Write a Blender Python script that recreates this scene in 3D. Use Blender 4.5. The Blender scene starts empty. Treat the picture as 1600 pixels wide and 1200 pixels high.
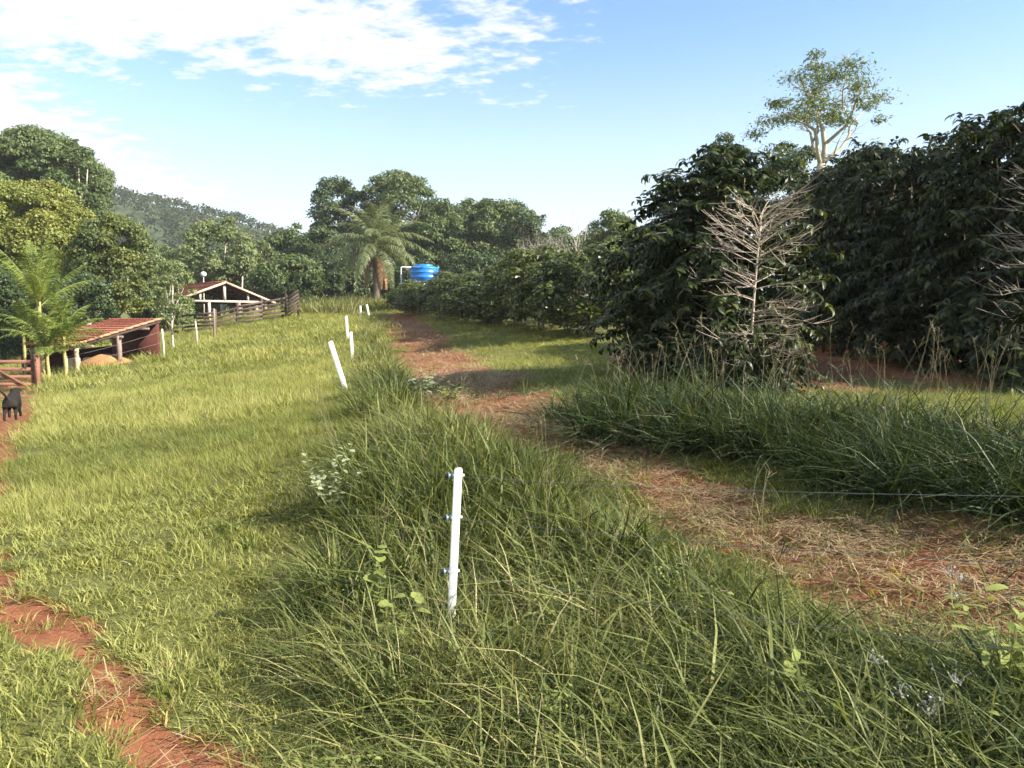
import bpy, math, random
import numpy as np
from mathutils import Vector, Matrix, Euler

random.seed(11)
rng = np.random.default_rng(11)
SC = bpy.context.scene
COL = SC.collection

# ------------------------------------------------------------------ camera
EYE = 1.65
PITCH = math.atan(100 / 1200)
cam_d = bpy.data.cameras.new("camera")
cam_d.sensor_width = 36
cam_d.lens = 27.0
cam_d.clip_start = 0.05
cam_d.clip_end = 3000
cam = bpy.data.objects.new("camera", cam_d)
COL.objects.link(cam)
cam.location = (0, 0, EYE)
cam.rotation_euler = (math.pi / 2 - PITCH, 0, 0)
SC.camera = cam

# ------------------------------------------------------------------ sun, sky, exposure
SUN_EL = math.radians(32)
SUN_AZ = math.radians(-18)          # measured from +X (right of frame); negative = behind the camera
sun_vec = Vector((math.cos(SUN_EL) * math.cos(SUN_AZ), math.cos(SUN_EL) * math.sin(SUN_AZ), math.sin(SUN_EL)))
sl = bpy.data.lights.new("sun", 'SUN')
sl.energy = 5.0
sl.angle = math.radians(0.55)
sl.color = (1.0, 0.90, 0.74)
so = bpy.data.objects.new("sun", sl)
COL.objects.link(so)
so.location = sun_vec * 60
so.rotation_euler = sun_vec.to_track_quat('Z', 'Y').to_euler()

W = bpy.data.worlds.new("World")
SC.world = W
W.use_nodes = True
nt = W.node_tree
nt.nodes.clear()
def wn(t, **k):
    n = nt.nodes.new(t)
    for a, v in k.items():
        setattr(n, a, v)
    return n
def wmath(op, a, b=None, clamp=False):
    n = wn('ShaderNodeMath', operation=op)
    n.use_clamp = clamp
    for i, v in enumerate((a, b)):
        if v is None: continue
        if isinstance(v, (int, float)): n.inputs[i].default_value = v
        else: nt.links.new(v, n.inputs[i])
    return n.outputs[0]
sky = wn('ShaderNodeTexSky', sky_type='NISHITA')
sky.sun_disc = False
sky.sun_elevation = SUN_EL
sky.sun_rotation = math.pi / 2 - SUN_AZ
sky.air_density = 1.0
sky.dust_density = 0.25
sky.ozone_density = 1.6
tc = wn('ShaderNodeTexCoord')
sep = wn('ShaderNodeSeparateXYZ')
nt.links.new(tc.outputs['Generated'], sep.inputs[0])
# cloud layer: the direction is projected on a high flat layer, streaky fair weather cloud
zz = wmath('MAXIMUM', wmath('ADD', sep.outputs['Z'], 0.10), 0.02)
cx = wmath('DIVIDE', sep.outputs['X'], zz)
cy = wmath('DIVIDE', sep.outputs['Y'], zz)
comb = wn('ShaderNodeCombineXYZ')
nt.links.new(cx, comb.inputs[0]); nt.links.new(cy, comb.inputs[1])
n1 = wn('ShaderNodeTexNoise'); n1.inputs['Scale'].default_value = 0.8; n1.inputs['Detail'].default_value = 9
n1.inputs['Roughness'].default_value = 0.62
n2 = wn('ShaderNodeTexNoise'); n2.inputs['Scale'].default_value = 9.0; n2.inputs['Detail'].default_value = 7
n2.inputs['Roughness'].default_value = 0.65
mp = wn('ShaderNodeMapping'); mp.inputs['Scale'].default_value = (0.8, 1.15, 1); mp.inputs['Rotation'].default_value = (0, 0, 0.5)
mp.inputs['Location'].default_value = (3.1, 1.7, 0)
nt.links.new(comb.outputs[0], mp.inputs[0])
nt.links.new(mp.outputs[0], n1.inputs['Vector']); nt.links.new(mp.outputs[0], n2.inputs['Vector'])
# a cloud bank lies to the left (-X) and overhead on that side; its ragged edge comes from the noise
e1 = wmath('MINIMUM', wmath('SUBTRACT', 2.5, cy), wmath('MULTIPLY', wmath('ADD', cx, 0.12), -0.8))
e2 = wmath('MULTIPLY', wmath('ADD', cx, 1.25), -1.0)
edge = wmath('MAXIMUM', e1, e2)
den = wmath('ADD', wmath('ADD', wmath('MULTIPLY', edge, 1.3), wmath('MULTIPLY', wmath('SUBTRACT', n1.outputs[0], 0.5), 2.2)),
            wmath('MULTIPLY', wmath('SUBTRACT', n2.outputs[0], 0.5), 2.4))
mr = wn('ShaderNodeMapRange'); mr.interpolation_type = 'SMOOTHSTEP'
mr.inputs[1].default_value = -0.05; mr.inputs[2].default_value = 0.5
nt.links.new(den, mr.inputs[0])
# thin pale veil low over the horizon, all the way round
veil = wn('ShaderNodeMapRange'); veil.interpolation_type = 'SMOOTHSTEP'
veil.inputs[1].default_value = 0.36; veil.inputs[2].default_value = 0.02
veil.inputs[3].default_value = 0.0; veil.inputs[4].default_value = 0.8
nt.links.new(sep.outputs['Z'], veil.inputs[0])
cov = wmath('MAXIMUM', wmath('MULTIPLY', mr.outputs[0], 0.95), veil.outputs[0])
skyg = wn('ShaderNodeVectorMath', operation='MULTIPLY'); skyg.inputs[1].default_value = (0.92, 1.08, 1.12)
nt.links.new(sky.outputs[0], skyg.inputs[0])
mix = wn('ShaderNodeMix', data_type='RGBA')
nt.links.new(cov, mix.inputs[0])
nt.links.new(skyg.outputs[0], mix.inputs[6])
mix.inputs[7].default_value = (4.4, 4.6, 4.8, 1)
bg = wn('ShaderNodeBackground'); bg.inputs[1].default_value = 0.078
nt.links.new(mix.outputs[2], bg.inputs[0])
wo = wn('ShaderNodeOutputWorld')
nt.links.new(bg.outputs[0], wo.inputs[0])

SC.view_settings.view_transform = 'Standard'
SC.view_settings.look = 'None'
SC.view_settings.gamma = 1.0
SC.view_settings.use_curve_mapping = False
SC.view_settings.exposure = 1.62
SC.render.engine = 'CYCLES'
SC.cycles.max_bounces = 4
SC.cycles.diffuse_bounces = 3
SC.cycles.glossy_bounces = 1
SC.cycles.transmission_bounces = 2
SC.cycles.use_light_tree = False
SC.cycles.caustics_reflective = False
SC.cycles.caustics_refractive = False
SC.cycles.use_adaptive_sampling = True
SC.cycles.adaptive_threshold = 0.018
W.cycles.sampling_method = 'MANUAL'
W.cycles.sample_map_resolution = 512
SC.cycles.transparent_max_bounces = 8
SC.cycles.volume_bounces = 0
SC.cycles.use_denoising = True

# ------------------------------------------------------------------ layout helpers
F_ = np.array((0, math.cos(PITCH), -math.sin(PITCH)))
U_ = np.array((0, math.sin(PITCH), math.cos(PITCH)))
def ray(px, py):
    return F_ + (px - 800) / 1200 * np.array((1.0, 0, 0)) + (600 - py) / 1200 * U_
def at(px, py, d):
    r = ray(px, py)
    return np.array((0, 0, EYE)) + r * (d / r[1])

# ------------------------------------------------------------------ noise
_tab = np.random.default_rng(3).random((256, 256))
def vnoise(x, y, s=0):
    x = np.asarray(x, float) + 37.7 * s; y = np.asarray(y, float) + 91.3 * s
    xi = np.floor(x).astype(int); yi = np.floor(y).astype(int)
    fx = x - xi; fy = y - yi
    fx = fx * fx * (3 - 2 * fx); fy = fy * fy * (3 - 2 * fy)
    a = _tab[xi % 256, yi % 256]; b = _tab[(xi + 1) % 256, yi % 256]
    c = _tab[xi % 256, (yi + 1) % 256]; d = _tab[(xi + 1) % 256, (yi + 1) % 256]
    return (a * (1 - fx) + b * fx) * (1 - fy) + (c * (1 - fx) + d * fx) * fy
def fbm(x, y, s=0, o=4):
    v = 0; a = 0.5; t = 0
    for i in range(o):
        v = v + a * vnoise(np.asarray(x) * 2 ** i, np.asarray(y) * 2 ** i, s + i); t += a; a *= 0.5
    return v / t
def sstep(a, b, x):
    t = np.clip((x - a) / (b - a), 0, 1)
    return t * t * (3 - 2 * t)

# ------------------------------------------------------------------ terrain height
_ctrl = [(0, 0, 0), (-2, 0.3, -.05), (2.5, 0.5, .25), at(703, 1010, 4.0), at(0, 950, 4.5), at(300, 1195, 2.85), at(0, 790, 7.8),
         at(20, 657, 16), at(30, 609, 28), at(181, 566, 35), at(100, 588, 30), at(337, 532, 42), at(350, 502, 60), at(468, 494, 56),
         at(540, 608, 15), at(552, 563, 25), at(574, 496, 56), at(588, 480, 66), at(660, 487, 54), at(800, 514, 30), at(1100, 594, 11),
         at(1500, 587, 12), at(740, 615, 11), at(900, 705, 7), at(1300, 870, 4.3), at(1500, 900, 3.7), at(1600, 1190, 2.5), at(800, 1195, 2.85),
         at(1450, 610, 10), (-40, 50, -2.2), (-60, 95, 0), (0, 120, 4.4), (60, 60, 4.2), (60, 120, 5.5), (-60, 200, 5), (30, 30, 2.6),
         (15, 8, 1.15), (-20, 0, -1.0), (-11, 5, -.4), (20, -12, .6), (-20, -20, -.9), (0, -20, -.2), (-30, 25, -2.0), (300, 300, 14),
         (-300, 300, 10), (300, -50, 6), (-300, -50, -5), (0, 500, 14), (-300, 600, 10), (300, 600, 14)]
_ctrl = np.array([tuple(c) for c in _ctrl], float)
def _phi(r2):
    return -np.sqrt(r2 + 9.0)
_n = len(_ctrl)
_A = np.zeros((_n + 3, _n + 3))
_d2 = ((_ctrl[:, None, :2] - _ctrl[None, :, :2]) ** 2).sum(-1)
_A[:_n, :_n] = _phi(_d2) + np.eye(_n) * 0.05
_A[:_n, _n] = 1; _A[:_n, _n + 1:] = _ctrl[:, :2]
_A[_n, :_n] = 1; _A[_n + 1:, :_n] = _ctrl[:, :2].T
_w = np.linalg.solve(_A, np.concatenate([_ctrl[:, 2], np.zeros(3)]))
def H(x, y):
    x = np.asarray(x, float); y = np.asarray(y, float)
    sh = x.shape
    x = x.ravel(); y = y.ravel()
    z = _w[_n] + _w[_n + 1] * x + _w[_n + 2] * y
    for k in range(_n):
        z = z + _w[k] * _phi((x - _ctrl[k, 0]) ** 2 + (y - _ctrl[k, 1]) ** 2)
    near = np.clip(1 - np.hypot(x, y) / 120, 0.0, 1)
    z = z + near * ((fbm(x * .5, y * .5, 5) - .5) * .16 + (fbm(x * 2.3, y * 2.3, 6) - .5) * .05)
    return z.reshape(sh)
_h0 = float(H(0.0, 0.0))
def Hf(x, y):
    return float(H(np.array([x]), np.array([y]))[0])
def hit(px, py):
    r = ray(px, py)
    ts = np.concatenate([np.arange(1, 20, .02), np.arange(20, 150, .2)])
    P = np.array((0, 0, EYE))[None] + r[None] * ts[:, None]
    below = P[:, 2] < H(P[:, 0], P[:, 1])
    i = int(np.argmax(below)) if below.any() else len(ts) - 1
    return P[i, :2]

# ------------------------------------------------------------------ mesh helpers
def mesh(name, V, faces, mat=None, smooth=False, face_attr=None, point_attr=None):
    """faces: list of int arrays (n,3) or (n,4)."""
    me = bpy.data.meshes.new(name)
    V = np.asarray(V, np.float32)
    faces = [np.asarray(f, np.int32) for f in faces if f is not None and len(f)]
    me.vertices.add(len(V)); me.vertices.foreach_set('co', V.ravel())
    li = np.concatenate([f.ravel() for f in faces])
    tot = np.concatenate([np.full(len(f), f.shape[1], np.int32) for f in faces])
    st = np.concatenate([[0], np.cumsum(tot)[:-1]]).astype(np.int32)
    me.loops.add(len(li)); me.loops.foreach_set('vertex_index', li)
    me.polygons.add(len(tot)); me.polygons.foreach_set('loop_start', st)
    me.update(calc_edges=True)
    if smooth:
        me.polygons.foreach_set('use_smooth', np.ones(len(tot), bool))
    if face_attr is not None:
        for k, v in face_attr.items():
            me.attributes.new(k, 'FLOAT', 'FACE').data.foreach_set('value', np.asarray(v, np.float32))
    if point_attr is not None:
        for k, v in point_attr.items():
            me.attributes.new(k, 'FLOAT', 'POINT').data.foreach_set('value', np.asarray(v, np.float32))
    if mat is not None:
        me.materials.append(mat)
    return me
def obj(name, me, parent=None, loc=None, rot=None, scale=None):
    o = bpy.data.objects.new(name, me)
    COL.objects.link(o)
    if parent is not None: o.parent = parent
    if loc is not None: o.location = [float(v) for v in loc]
    if rot is not None: o.rotation_euler = rot
    if scale is not None: o.scale = scale
    return o
def tag(o, label, cat, group=None):
    o["label"] = label; o["category"] = cat
    if group: o["group"] = group
    return o
def thing(name, label, cat, loc, rz=0.0, group=None):
    o = obj(name, None, None, loc, (0, 0, rz))
    o.empty_display_size = 0.1
    return tag(o, label, cat, group)
def structure(o):
    o["kind"] = "structure"; return o
def stuff(o, label=None, cat=None):
    o["kind"] = "stuff"
    if label: o["label"] = label
    if cat: o["category"] = cat
    return o
class MB:
    """collects boxes, bars, tubes into one mesh"""
    def __init__(s): s.V = []; s.F3 = []; s.F4 = []; s.n = 0; s.a3 = []; s.a4 = []
    def add(s, V, T=None, Q=None, a=0.5):
        V = np.asarray(V, float); 
        if T is not None and len(T): s.F3.append(np.asarray(T) + s.n); s.a3.append(np.full(len(T), a) if np.isscalar(a) else a)
        if Q is not None and len(Q): s.F4.append(np.asarray(Q) + s.n); s.a4.append(np.full(len(Q), a) if np.isscalar(a) else a)
        s.V.append(V); s.n += len(V)
    def box(s, c, size, R=None, a=0.5):
        hx, hy, hz = np.array(size) / 2
        V = np.array([(x, y, z) for x in (-hx, hx) for y in (-hy, hy) for z in (-hz, hz)])
        if R is not None: V = V @ np.array(R).T
        s.add(V + np.array(c), None, [(0, 1, 3, 2), (4, 6, 7, 5), (0, 4, 5, 1), (2, 3, 7, 6), (0, 2, 6, 4), (1, 5, 7, 3)], a)
    def beam(s, p, q, w, h, a=0.5):
        p = np.array(p, float); q = np.array(q, float); d = q - p; L = np.linalg.norm(d); d /= L
        up = np.array((0, 0, 1.0)) if abs(d[2]) < .95 else np.array((0, 1.0, 0))
        sx = np.cross(d, up); sx /= np.linalg.norm(sx); u = np.cross(sx, d)
        s.box((p + q) / 2, (L, w, h), np.stack([d, sx, u], 1), a)
    def tube(s, pts, rad, sides=6, cap=True, a=0.5):
        P = np.asarray(pts, float); n = len(P)
        rad = np.full(n, rad) if np.isscalar(rad) else np.asarray(rad, float)
        T = np.gradient(P, axis=0); T /= np.linalg.norm(T, axis=1)[:, None] + 1e-9
        ref = np.array((0.31, 0.17, 0.93)) if abs(T[0] @ np.array((0.31, .17, .93))) < .9 else np.array((1.0, 0, 0))
        A = np.cross(T, ref); A /= np.linalg.norm(A, axis=1)[:, None] + 1e-9
        B = np.cross(T, A)
        th = np.linspace(0, 2 * np.pi, sides, endpoint=False)
        V = P[:, None] + rad[:, None, None] * (np.cos(th)[None, :, None] * A[:, None] + np.sin(th)[None, :, None] * B[:, None])
        i, j = np.meshgrid(np.arange(n - 1), np.arange(sides), indexing='ij')
        j2 = (j + 1) % sides
        Q = np.stack([i * sides + j, i * sides + j2, (i + 1) * sides + j2, (i + 1) * sides + j], -1).reshape(-1, 4)
        V = V.reshape(-1, 3)
        if cap:
            V = np.concatenate([V, P[:1], P[-1:]])
            jj = np.arange(sides); k = (jj + 1) % sides; o = (n - 1) * sides
            T3 = np.concatenate([np.stack([np.full(sides, n * sides), k, jj], 1), np.stack([np.full(sides, n * sides + 1), o + jj, o + k], 1)])
            s.add(V, T3, Q, a)
        else: s.add(V, None, Q, a)
    def mesh(s, name, mat, smooth=False):
        fs = []; at_ = []
        if s.F3: fs.append(np.concatenate(s.F3)); at_.append(np.concatenate(s.a3))
        if s.F4: fs.append(np.concatenate(s.F4)); at_.append(np.concatenate(s.a4))
        return mesh(name, np.concatenate(s.V), fs, mat, smooth, {'rnd': np.concatenate(at_)})
    def build(s, name, mat, parent=None, loc=None, rot=None, smooth=False):
        return obj(name, s.mesh(name, mat, smooth), parent, loc, rot)
def unit(v):
    return v / (np.linalg.norm(v, axis=-1, keepdims=True) + 1e-9)
def leaf_quads(pos, ax, nrm, L, Wd):
    """diamond leaves, 2 triangles each"""
    side = unit(np.cross(ax, nrm))
    L = np.asarray(L)[:, None]; Wd = np.asarray(Wd)[:, None]
    m = pos + ax * L * .45
    V = np.stack([pos, m + side * Wd * .5, pos + ax * L, m - side * Wd * .5], 1).reshape(-1, 3)
    Q = np.arange(len(pos) * 4).reshape(-1, 4)
    return V, Q
def leaf_folded(pos, ax, nrm, L, Wd, fold=.18, droop=.25):
    """pointed leaf with a midrib fold and a bent tip: 8 verts, 6 triangles"""
    side = unit(np.cross(ax, nrm)); up = unit(np.cross(side, ax))
    L = np.asarray(L)[:, None]; Wd = np.asarray(Wd)[:, None]
    a = pos + ax * L * .33; b = pos + ax * L * .70 - up * L * droop * .35; t = pos + ax * L - up * L * droop
    f = up * Wd * fold
    V = np.stack([pos, a, a + side * Wd * .5 + f, a - side * Wd * .5 + f, b, b + side * Wd * .36 + f, b - side * Wd * .36 + f, t], 1)
    n = len(pos); o = (np.arange(n) * 8)[:, None]
    T = np.concatenate([o + np.array([[0, 2, 1]]), o + np.array([[0, 1, 3]]), o + np.array([[4, 5, 7]]), o + np.array([[4, 7, 6]])])
    Q = np.concatenate([o + np.array([[1, 2, 5, 4]]), o + np.array([[1, 4, 6, 3]])])
    return V.reshape(-1, 3), T, Q
def rdir(n, r=None):
    r = r or rng
    return unit(r.normal(size=(n, 3)))

# ------------------------------------------------------------------ materials
def newmat(name):
    m = bpy.data.materials.new(name); m.use_nodes = True
    t = m.node_tree; b = t.nodes['Principled BSDF']; o = t.nodes['Material Output']
    return m, t, b, o
def ramp(t, stops):
    r = t.nodes.new('ShaderNodeValToRGB'); e = r.color_ramp.elements
    while len(e) < len(stops): e.new(0.5)
    for el, (p, c) in zip(e, stops):
        el.position = p; el.color = (*c, 1)
    return r
def tmath(t, op, a, b=None):
    n = t.nodes.new('ShaderNodeMath'); n.operation = op
    for i, v in enumerate((a, b)):
        if v is None: continue
        if isinstance(v, (int, float)): n.inputs[i].default_value = v
        else: t.links.new(v, n.inputs[i])
    return n.outputs[0]
def leafmat(name, stops, rough=.5, trans=.3, objvar=0.0, tcol=(1.35, 1.25, .55), spec=.4):
    """foliage: per-leaf random colour, optional per-instance tint, light passing through the blade"""
    m, t, b, o = newmat(name)
    a = t.nodes.new('ShaderNodeAttribute'); a.attribute_name = 'rnd'
    v = a.outputs['Fac']
    if objvar:
        i = t.nodes.new('ShaderNodeObjectInfo')
        v = tmath(t, 'ADD', tmath(t, 'MULTIPLY', v, 1 - objvar), tmath(t, 'MULTIPLY', i.outputs['Random'], objvar))
    r = ramp(t, stops); t.links.new(v, r.inputs[0])
    t.links.new(r.outputs[0], b.inputs['Base Color'])
    b.inputs['Roughness'].default_value = rough
    b.inputs['Specular IOR Level'].default_value = spec
    tr = t.nodes.new('ShaderNodeBsdfTranslucent')
    mu = t.nodes.new('ShaderNodeVectorMath'); mu.operation = 'MULTIPLY'; mu.inputs[1].default_value = tcol
    t.links.new(r.outputs[0], mu.inputs[0]); t.links.new(mu.outputs[0], tr.inputs[0])
    mx = t.nodes.new('ShaderNodeMixShader'); mx.inputs[0].default_value = trans
    t.links.new(b.outputs[0], mx.inputs[1]); t.links.new(tr.outputs[0], mx.inputs[2])
    t.links.new(mx.outputs[0], o.inputs[0])
    return m
def rough_mat(name, c1, c2, scale=6, rough=.85, bump=.3, stretch=(1, 1, 1), spec=.3, c3=None, objvar=0.0):
    m, t, b, o = newmat(name)
    tcn = t.nodes.new('ShaderNodeTexCoord'); mpn = t.nodes.new('ShaderNodeMapping')
    mpn.inputs['Scale'].default_value = stretch
    t.links.new(tcn.outputs['Object'], mpn.inputs[0])
    n = t.nodes.new('ShaderNodeTexNoise'); n.inputs['Scale'].default_value = scale; n.inputs['Detail'].default_value = 8
    n.inputs['Roughness'].default_value = .65
    t.links.new(mpn.outputs[0], n.inputs['Vector'])
    v = n.outputs[0]
    if objvar:
        i = t.nodes.new('ShaderNodeObjectInfo')
        v = tmath(t, 'ADD', v, tmath(t, 'MULTIPLY', tmath(t, 'SUBTRACT', i.outputs['Random'], .5), objvar))
    st = [(.3, c1), (.7, c2)] if c3 is None else [(.28, c1), (.52, c2), (.72, c3)]
    r = ramp(t, st); t.links.new(v, r.inputs[0]); t.links.new(r.outputs[0], b.inputs['Base Color'])
    b.inputs['Roughness'].default_value = rough; b.inputs['Specular IOR Level'].default_value = spec
    bp = t.nodes.new('ShaderNodeBump'); bp.inputs['Strength'].default_value = bump; bp.inputs['Distance'].default_value = .02
    t.links.new(n.outputs[0], bp.inputs['Height']); t.links.new(bp.outputs[0], b.inputs['Normal'])
    return m

M = {}
M['pasture'] = leafmat('pasture_grass', [(0, (.07, .10, .024)), (.3, (.17, .195, .05)), (.62, (.28, .29, .088)), (.85, (.37, .36, .135)), (1, (.48, .43, .24))], .6, .36, spec=.25)
M['tall'] = leafmat('tall_grass', [(0, (.018, .032, .009)), (.35, (.062, .088, .021)), (.68, (.155, .175, .05)), (.88, (.26, .255, .10)), (1, (.48, .42, .25))], .55, .27, spec=.25)
M['bank'] = leafmat('bank_grass', [(0, (.013, .026, .009)), (.4, (.034, .054, .018)), (.75, (.08, .105, .04)), (1, (.27, .25, .14))], .5, .25, spec=.22)  # darker than the fence grass: shade of the bank's near side painted in
M['straw'] = leafmat('straw', [(0, (.14, .08, .04)), (.4, (.30, .21, .11)), (.8, (.42, .33, .19)), (1, (.5, .43, .29))], .75, .15, tcol=(1, 1, 1))
M['seed'] = leafmat('seed_head', [(0, (.17, .17, .08)), (1, (.36, .3, .2))], .7, .25)
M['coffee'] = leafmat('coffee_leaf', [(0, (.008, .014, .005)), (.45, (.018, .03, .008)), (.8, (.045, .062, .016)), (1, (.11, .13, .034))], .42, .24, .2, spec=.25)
M['mid'] = leafmat('tree_leaf_mid', [(0, (.035, .062, .018)), (.5, (.075, .115, .034)), (1, (.14, .175, .06))], .55, .25, .2)
M['dark'] = leafmat('tree_leaf_dark', [(0, (.02, .042, .014)), (.5, (.045, .075, .024)), (1, (.085, .12, .04))], .5, .22, .2)
M['lime'] = leafmat('tree_leaf_lime', [(0, (.07, .10, .02)), (.5, (.16, .185, .035)), (1, (.26, .27, .06))], .55, .3, .1)
M['light'] = leafmat('tree_leaf_light', [(0, (.07, .10, .035)), (.5, (.13, .17, .065)), (1, (.22, .25, .11))], .55, .3, .2)
M['palm'] = leafmat('palm_leaf', [(0, (.08, .11, .045)), (.5, (.15, .18, .08)), (1, (.27, .29, .15))], .4, .28, .3)
M['palm_lime'] = leafmat('garden_palm_leaf', [(0, (.07, .12, .02)), (.5, (.15, .20, .04)), (1, (.27, .30, .07))], .4, .3, .3)
M['palm_dead'] = leafmat('dead_palm_leaf', [(0, (.22, .12, .06)), (.6, (.36, .22, .11)), (1, (.48, .34, .2))], .8, .15, .2, tcol=(1, 1, 1))
M['weed'] = leafmat('weed_leaf', [(0, (.13, .17, .04)), (.5, (.21, .25, .07)), (1, (.30, .33, .11))], .6, .3, .3, spec=.2)
M['pale_weed'] = leafmat('pale_weed_leaf', [(0, (.16, .2, .10)), (.5, (.27, .31, .19)), (1, (.42, .44, .31))], .6, .25, .3)
M['white_flower'] = leafmat('white_flower', [(0, (.36, .36, .33)), (1, (.5, .5, .47))], .7, .2, .1, tcol=(1, 1, 1))
M['stem'] = leafmat('weed_stem', [(0, (.10, .14, .05)), (1, (.2, .22, .09))], .6, .1, .2)
M['bark'] = rough_mat('bark', (.09, .07, .055), (.24, .2, .16), 5, .9, .5, (1, 1, .25))
M['pale_bark'] = rough_mat('pale_bark', (.28, .25, .2), (.5, .46, .39), 4, .85, .4, (1, 1, .3))
M['dead_wood'] = rough_mat('dead_wood', (.26, .21, .17), (.5, .43, .36), 9, .9, .3, (1, 1, .4))
M['palm_bark'] = rough_mat('palm_bark', (.07, .05, .042), (.2, .16, .13), 9, .95, .6, (.6, .6, 2.2))
M['ring_bark'] = rough_mat('ringed_palm_bark', (.22, .19, .07), (.38, .33, .14), 6, .6, .3, (.4, .4, 3))
M['wood_dark'] = rough_mat('weathered_dark_wood', (.022, .017, .014), (.085, .062, .05), 5, .9, .4, (.3, 3, 3), objvar=.25)
M['wood_red'] = rough_mat('red_brown_wood', (.12, .052, .036), (.24, .115, .08), 5, .8, .35, (.4, 3, 3), objvar=.2)
M['wood_grey'] = rough_mat('grey_wood', (.13, .095, .08), (.3, .235, .2), 5, .9, .4, (3, 3, .3), objvar=.2)
M['wood_rail'] = rough_mat('grey_brown_rail', (.07, .05, .043), (.17, .125, .105), 5, .9, .4, (.3, 3, 3), objvar=.25)
M['wood_pale'] = rough_mat('pale_wood', (.36, .31, .25), (.58, .52, .44), 5, .85, .3, (3, 3, .3))
M['tile'] = rough_mat('clay_tile', (.11, .032, .02), (.22, .07, .042), 3.5, .85, .3, (1, 1, 1), c3=(.33, .13, .085), objvar=.3)
M['tile_pale'] = rough_mat('mortared_tile', (.3, .15, .09), (.46, .27, .17), 4, .85, .3)
M['brick'] = rough_mat('old_brick', (.06, .018, .014), (.11, .036, .026), 8, .9, .5)
M['plaster'] = rough_mat('stained_plaster', (.4, .3, .2), (.62, .5, .38), 5, .9, .3)
M['white'] = rough_mat('white_plastic', (.72, .72, .7), (.85, .85, .84), 14, .42, .05, spec=.5)
M['white_worn'] = rough_mat('white_worn', (.5, .5, .46), (.76, .76, .73), 6, .7, .2)
M['insul'] = rough_mat('blue_grey_insulator', (.11, .15, .165), (.21, .27, .29), 12, .3, .05, spec=.6)
M['insul_dark'] = rough_mat('black_insulator', (.012, .013, .016), (.035, .036, .04), 12, .4, .05, spec=.5)
M['tank'] = rough_mat('blue_polyethylene', (.012, .145, .48), (.02, .2, .6), 3, .38, .05, spec=.5)
M['concrete'] = rough_mat('grey_concrete', (.28, .27, .25), (.48, .46, .43), 5, .9, .3)
M['fur'] = rough_mat('black_fur', (.008, .007, .007), (.03, .025, .022), 30, .8, .6, spec=.15)
M['fur_tan'] = rough_mat('tan_fur', (.08, .05, .03), (.16, .10, .06), 30, .8, .6)
m, t, b, o = newmat('steel_wire'); b.inputs['Base Color'].default_value = (.2, .2, .21, 1); b.inputs['Metallic'].default_value = .8
b.inputs['Roughness'].default_value = .5; M['wire'] = m

def ground_mat():
    m, t, b, o = newmat('ground_soil')
    a = t.nodes.new('ShaderNodeAttribute'); a.attribute_name = 'bare'
    geo = t.nodes.new('ShaderNodeNewGeometry')
    def noise(s, d=8, r=.65):
        n = t.nodes.new('ShaderNodeTexNoise'); n.inputs['Scale'].default_value = s; n.inputs['Detail'].default_value = d
        n.inputs['Roughness'].default_value = r
        t.links.new(geo.outputs['Position'], n.inputs['Vector']); return n
    nA = noise(1.3); nB = noise(14); nC = noise(60, 4)
    soil = ramp(t, [(.28, (.135, .046, .023)), (.5, (.215, .084, .043)), (.72, (.30, .138, .076))])
    mixv = tmath(t, 'ADD', tmath(t, 'MULTIPLY', nA.outputs[0], .5), tmath(t, 'MULTIPLY', nB.outputs[0], .5))
    t.links.new(mixv, soil.inputs[0])
    turf = ramp(t, [(.3, (.075, .08, .026)), (.55, (.125, .132, .042)), (.75, (.18, .175, .065))])
    t.links.new(mixv, turf.inputs[0])
    mx = t.nodes.new('ShaderNodeMix'); mx.data_type = 'RGBA'
    k = tmath(t, 'ADD', a.outputs['Fac'], tmath(t, 'MULTIPLY', tmath(t, 'SUBTRACT', nB.outputs[0], .5), .5))
    mrn = t.nodes.new('ShaderNodeMapRange'); mrn.inputs[1].default_value = .3; mrn.inputs[2].default_value = .6
    t.links.new(k, mrn.inputs[0]); t.links.new(mrn.outputs[0], mx.inputs[0])
    t.links.new(turf.outputs[0], mx.inputs[6]); t.links.new(soil.outputs[0], mx.inputs[7])
    t.links.new(mx.outputs[2], b.inputs['Base Color'])
    b.inputs['Roughness'].default_value = .95; b.inputs['Specular IOR Level'].default_value = .15
    bp = t.nodes.new('ShaderNodeBump'); bp.inputs['Strength'].default_value = .7; bp.inputs['Distance'].default_value = .03
    t.links.new(tmath(t, 'ADD', nB.outputs[0], tmath(t, 'MULTIPLY', nC.outputs[0], .4)), bp.inputs['Height'])
    t.links.new(bp.outputs[0], b.inputs['Normal'])
    return m
M['ground'] = ground_mat()

# ------------------------------------------------------------------ zones on the ground
def polyline(pix):
    return np.array([hit(*p) for p in pix])
def dist_poly(P, L):
    """distance of points P (n,2) to polyline L and arc parameter"""
    best = np.full(len(P), 1e9); tt = np.zeros(len(P))
    for i in range(len(L) - 1):
        a, b_ = L[i], L[i + 1]; d = b_ - a
        u = np.clip(((P - a) @ d) / (d @ d + 1e-9), 0, 1)
        q = np.hypot(*(P - a - u[:, None] * d).T)
        k = q < best
        best[k] = q[k]; tt[k] = i + u[k]
    return best, tt
def inpoly(P, poly):
    x, y = P[:, 0], P[:, 1]; c = np.zeros(len(P), bool); n = len(poly)
    for i in range(n):
        x1, y1 = poly[i]; x2, y2 = poly[(i + 1) % n]
        k = ((y1 > y) != (y2 > y)) & (x < (x2 - x1) * (y - y1) / (y2 - y1 + 1e-12) + x1)
        c ^= k
    return c
PATH = polyline([(560, 1330), (420, 1262), (315, 1192), (225, 1125), (178, 1048), (90, 985), (10, 925), (-45, 860), (-45, 800), (-30, 740), (-5, 690), (14, 655), (32, 630), (36, 612), (20, 590)])
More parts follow.
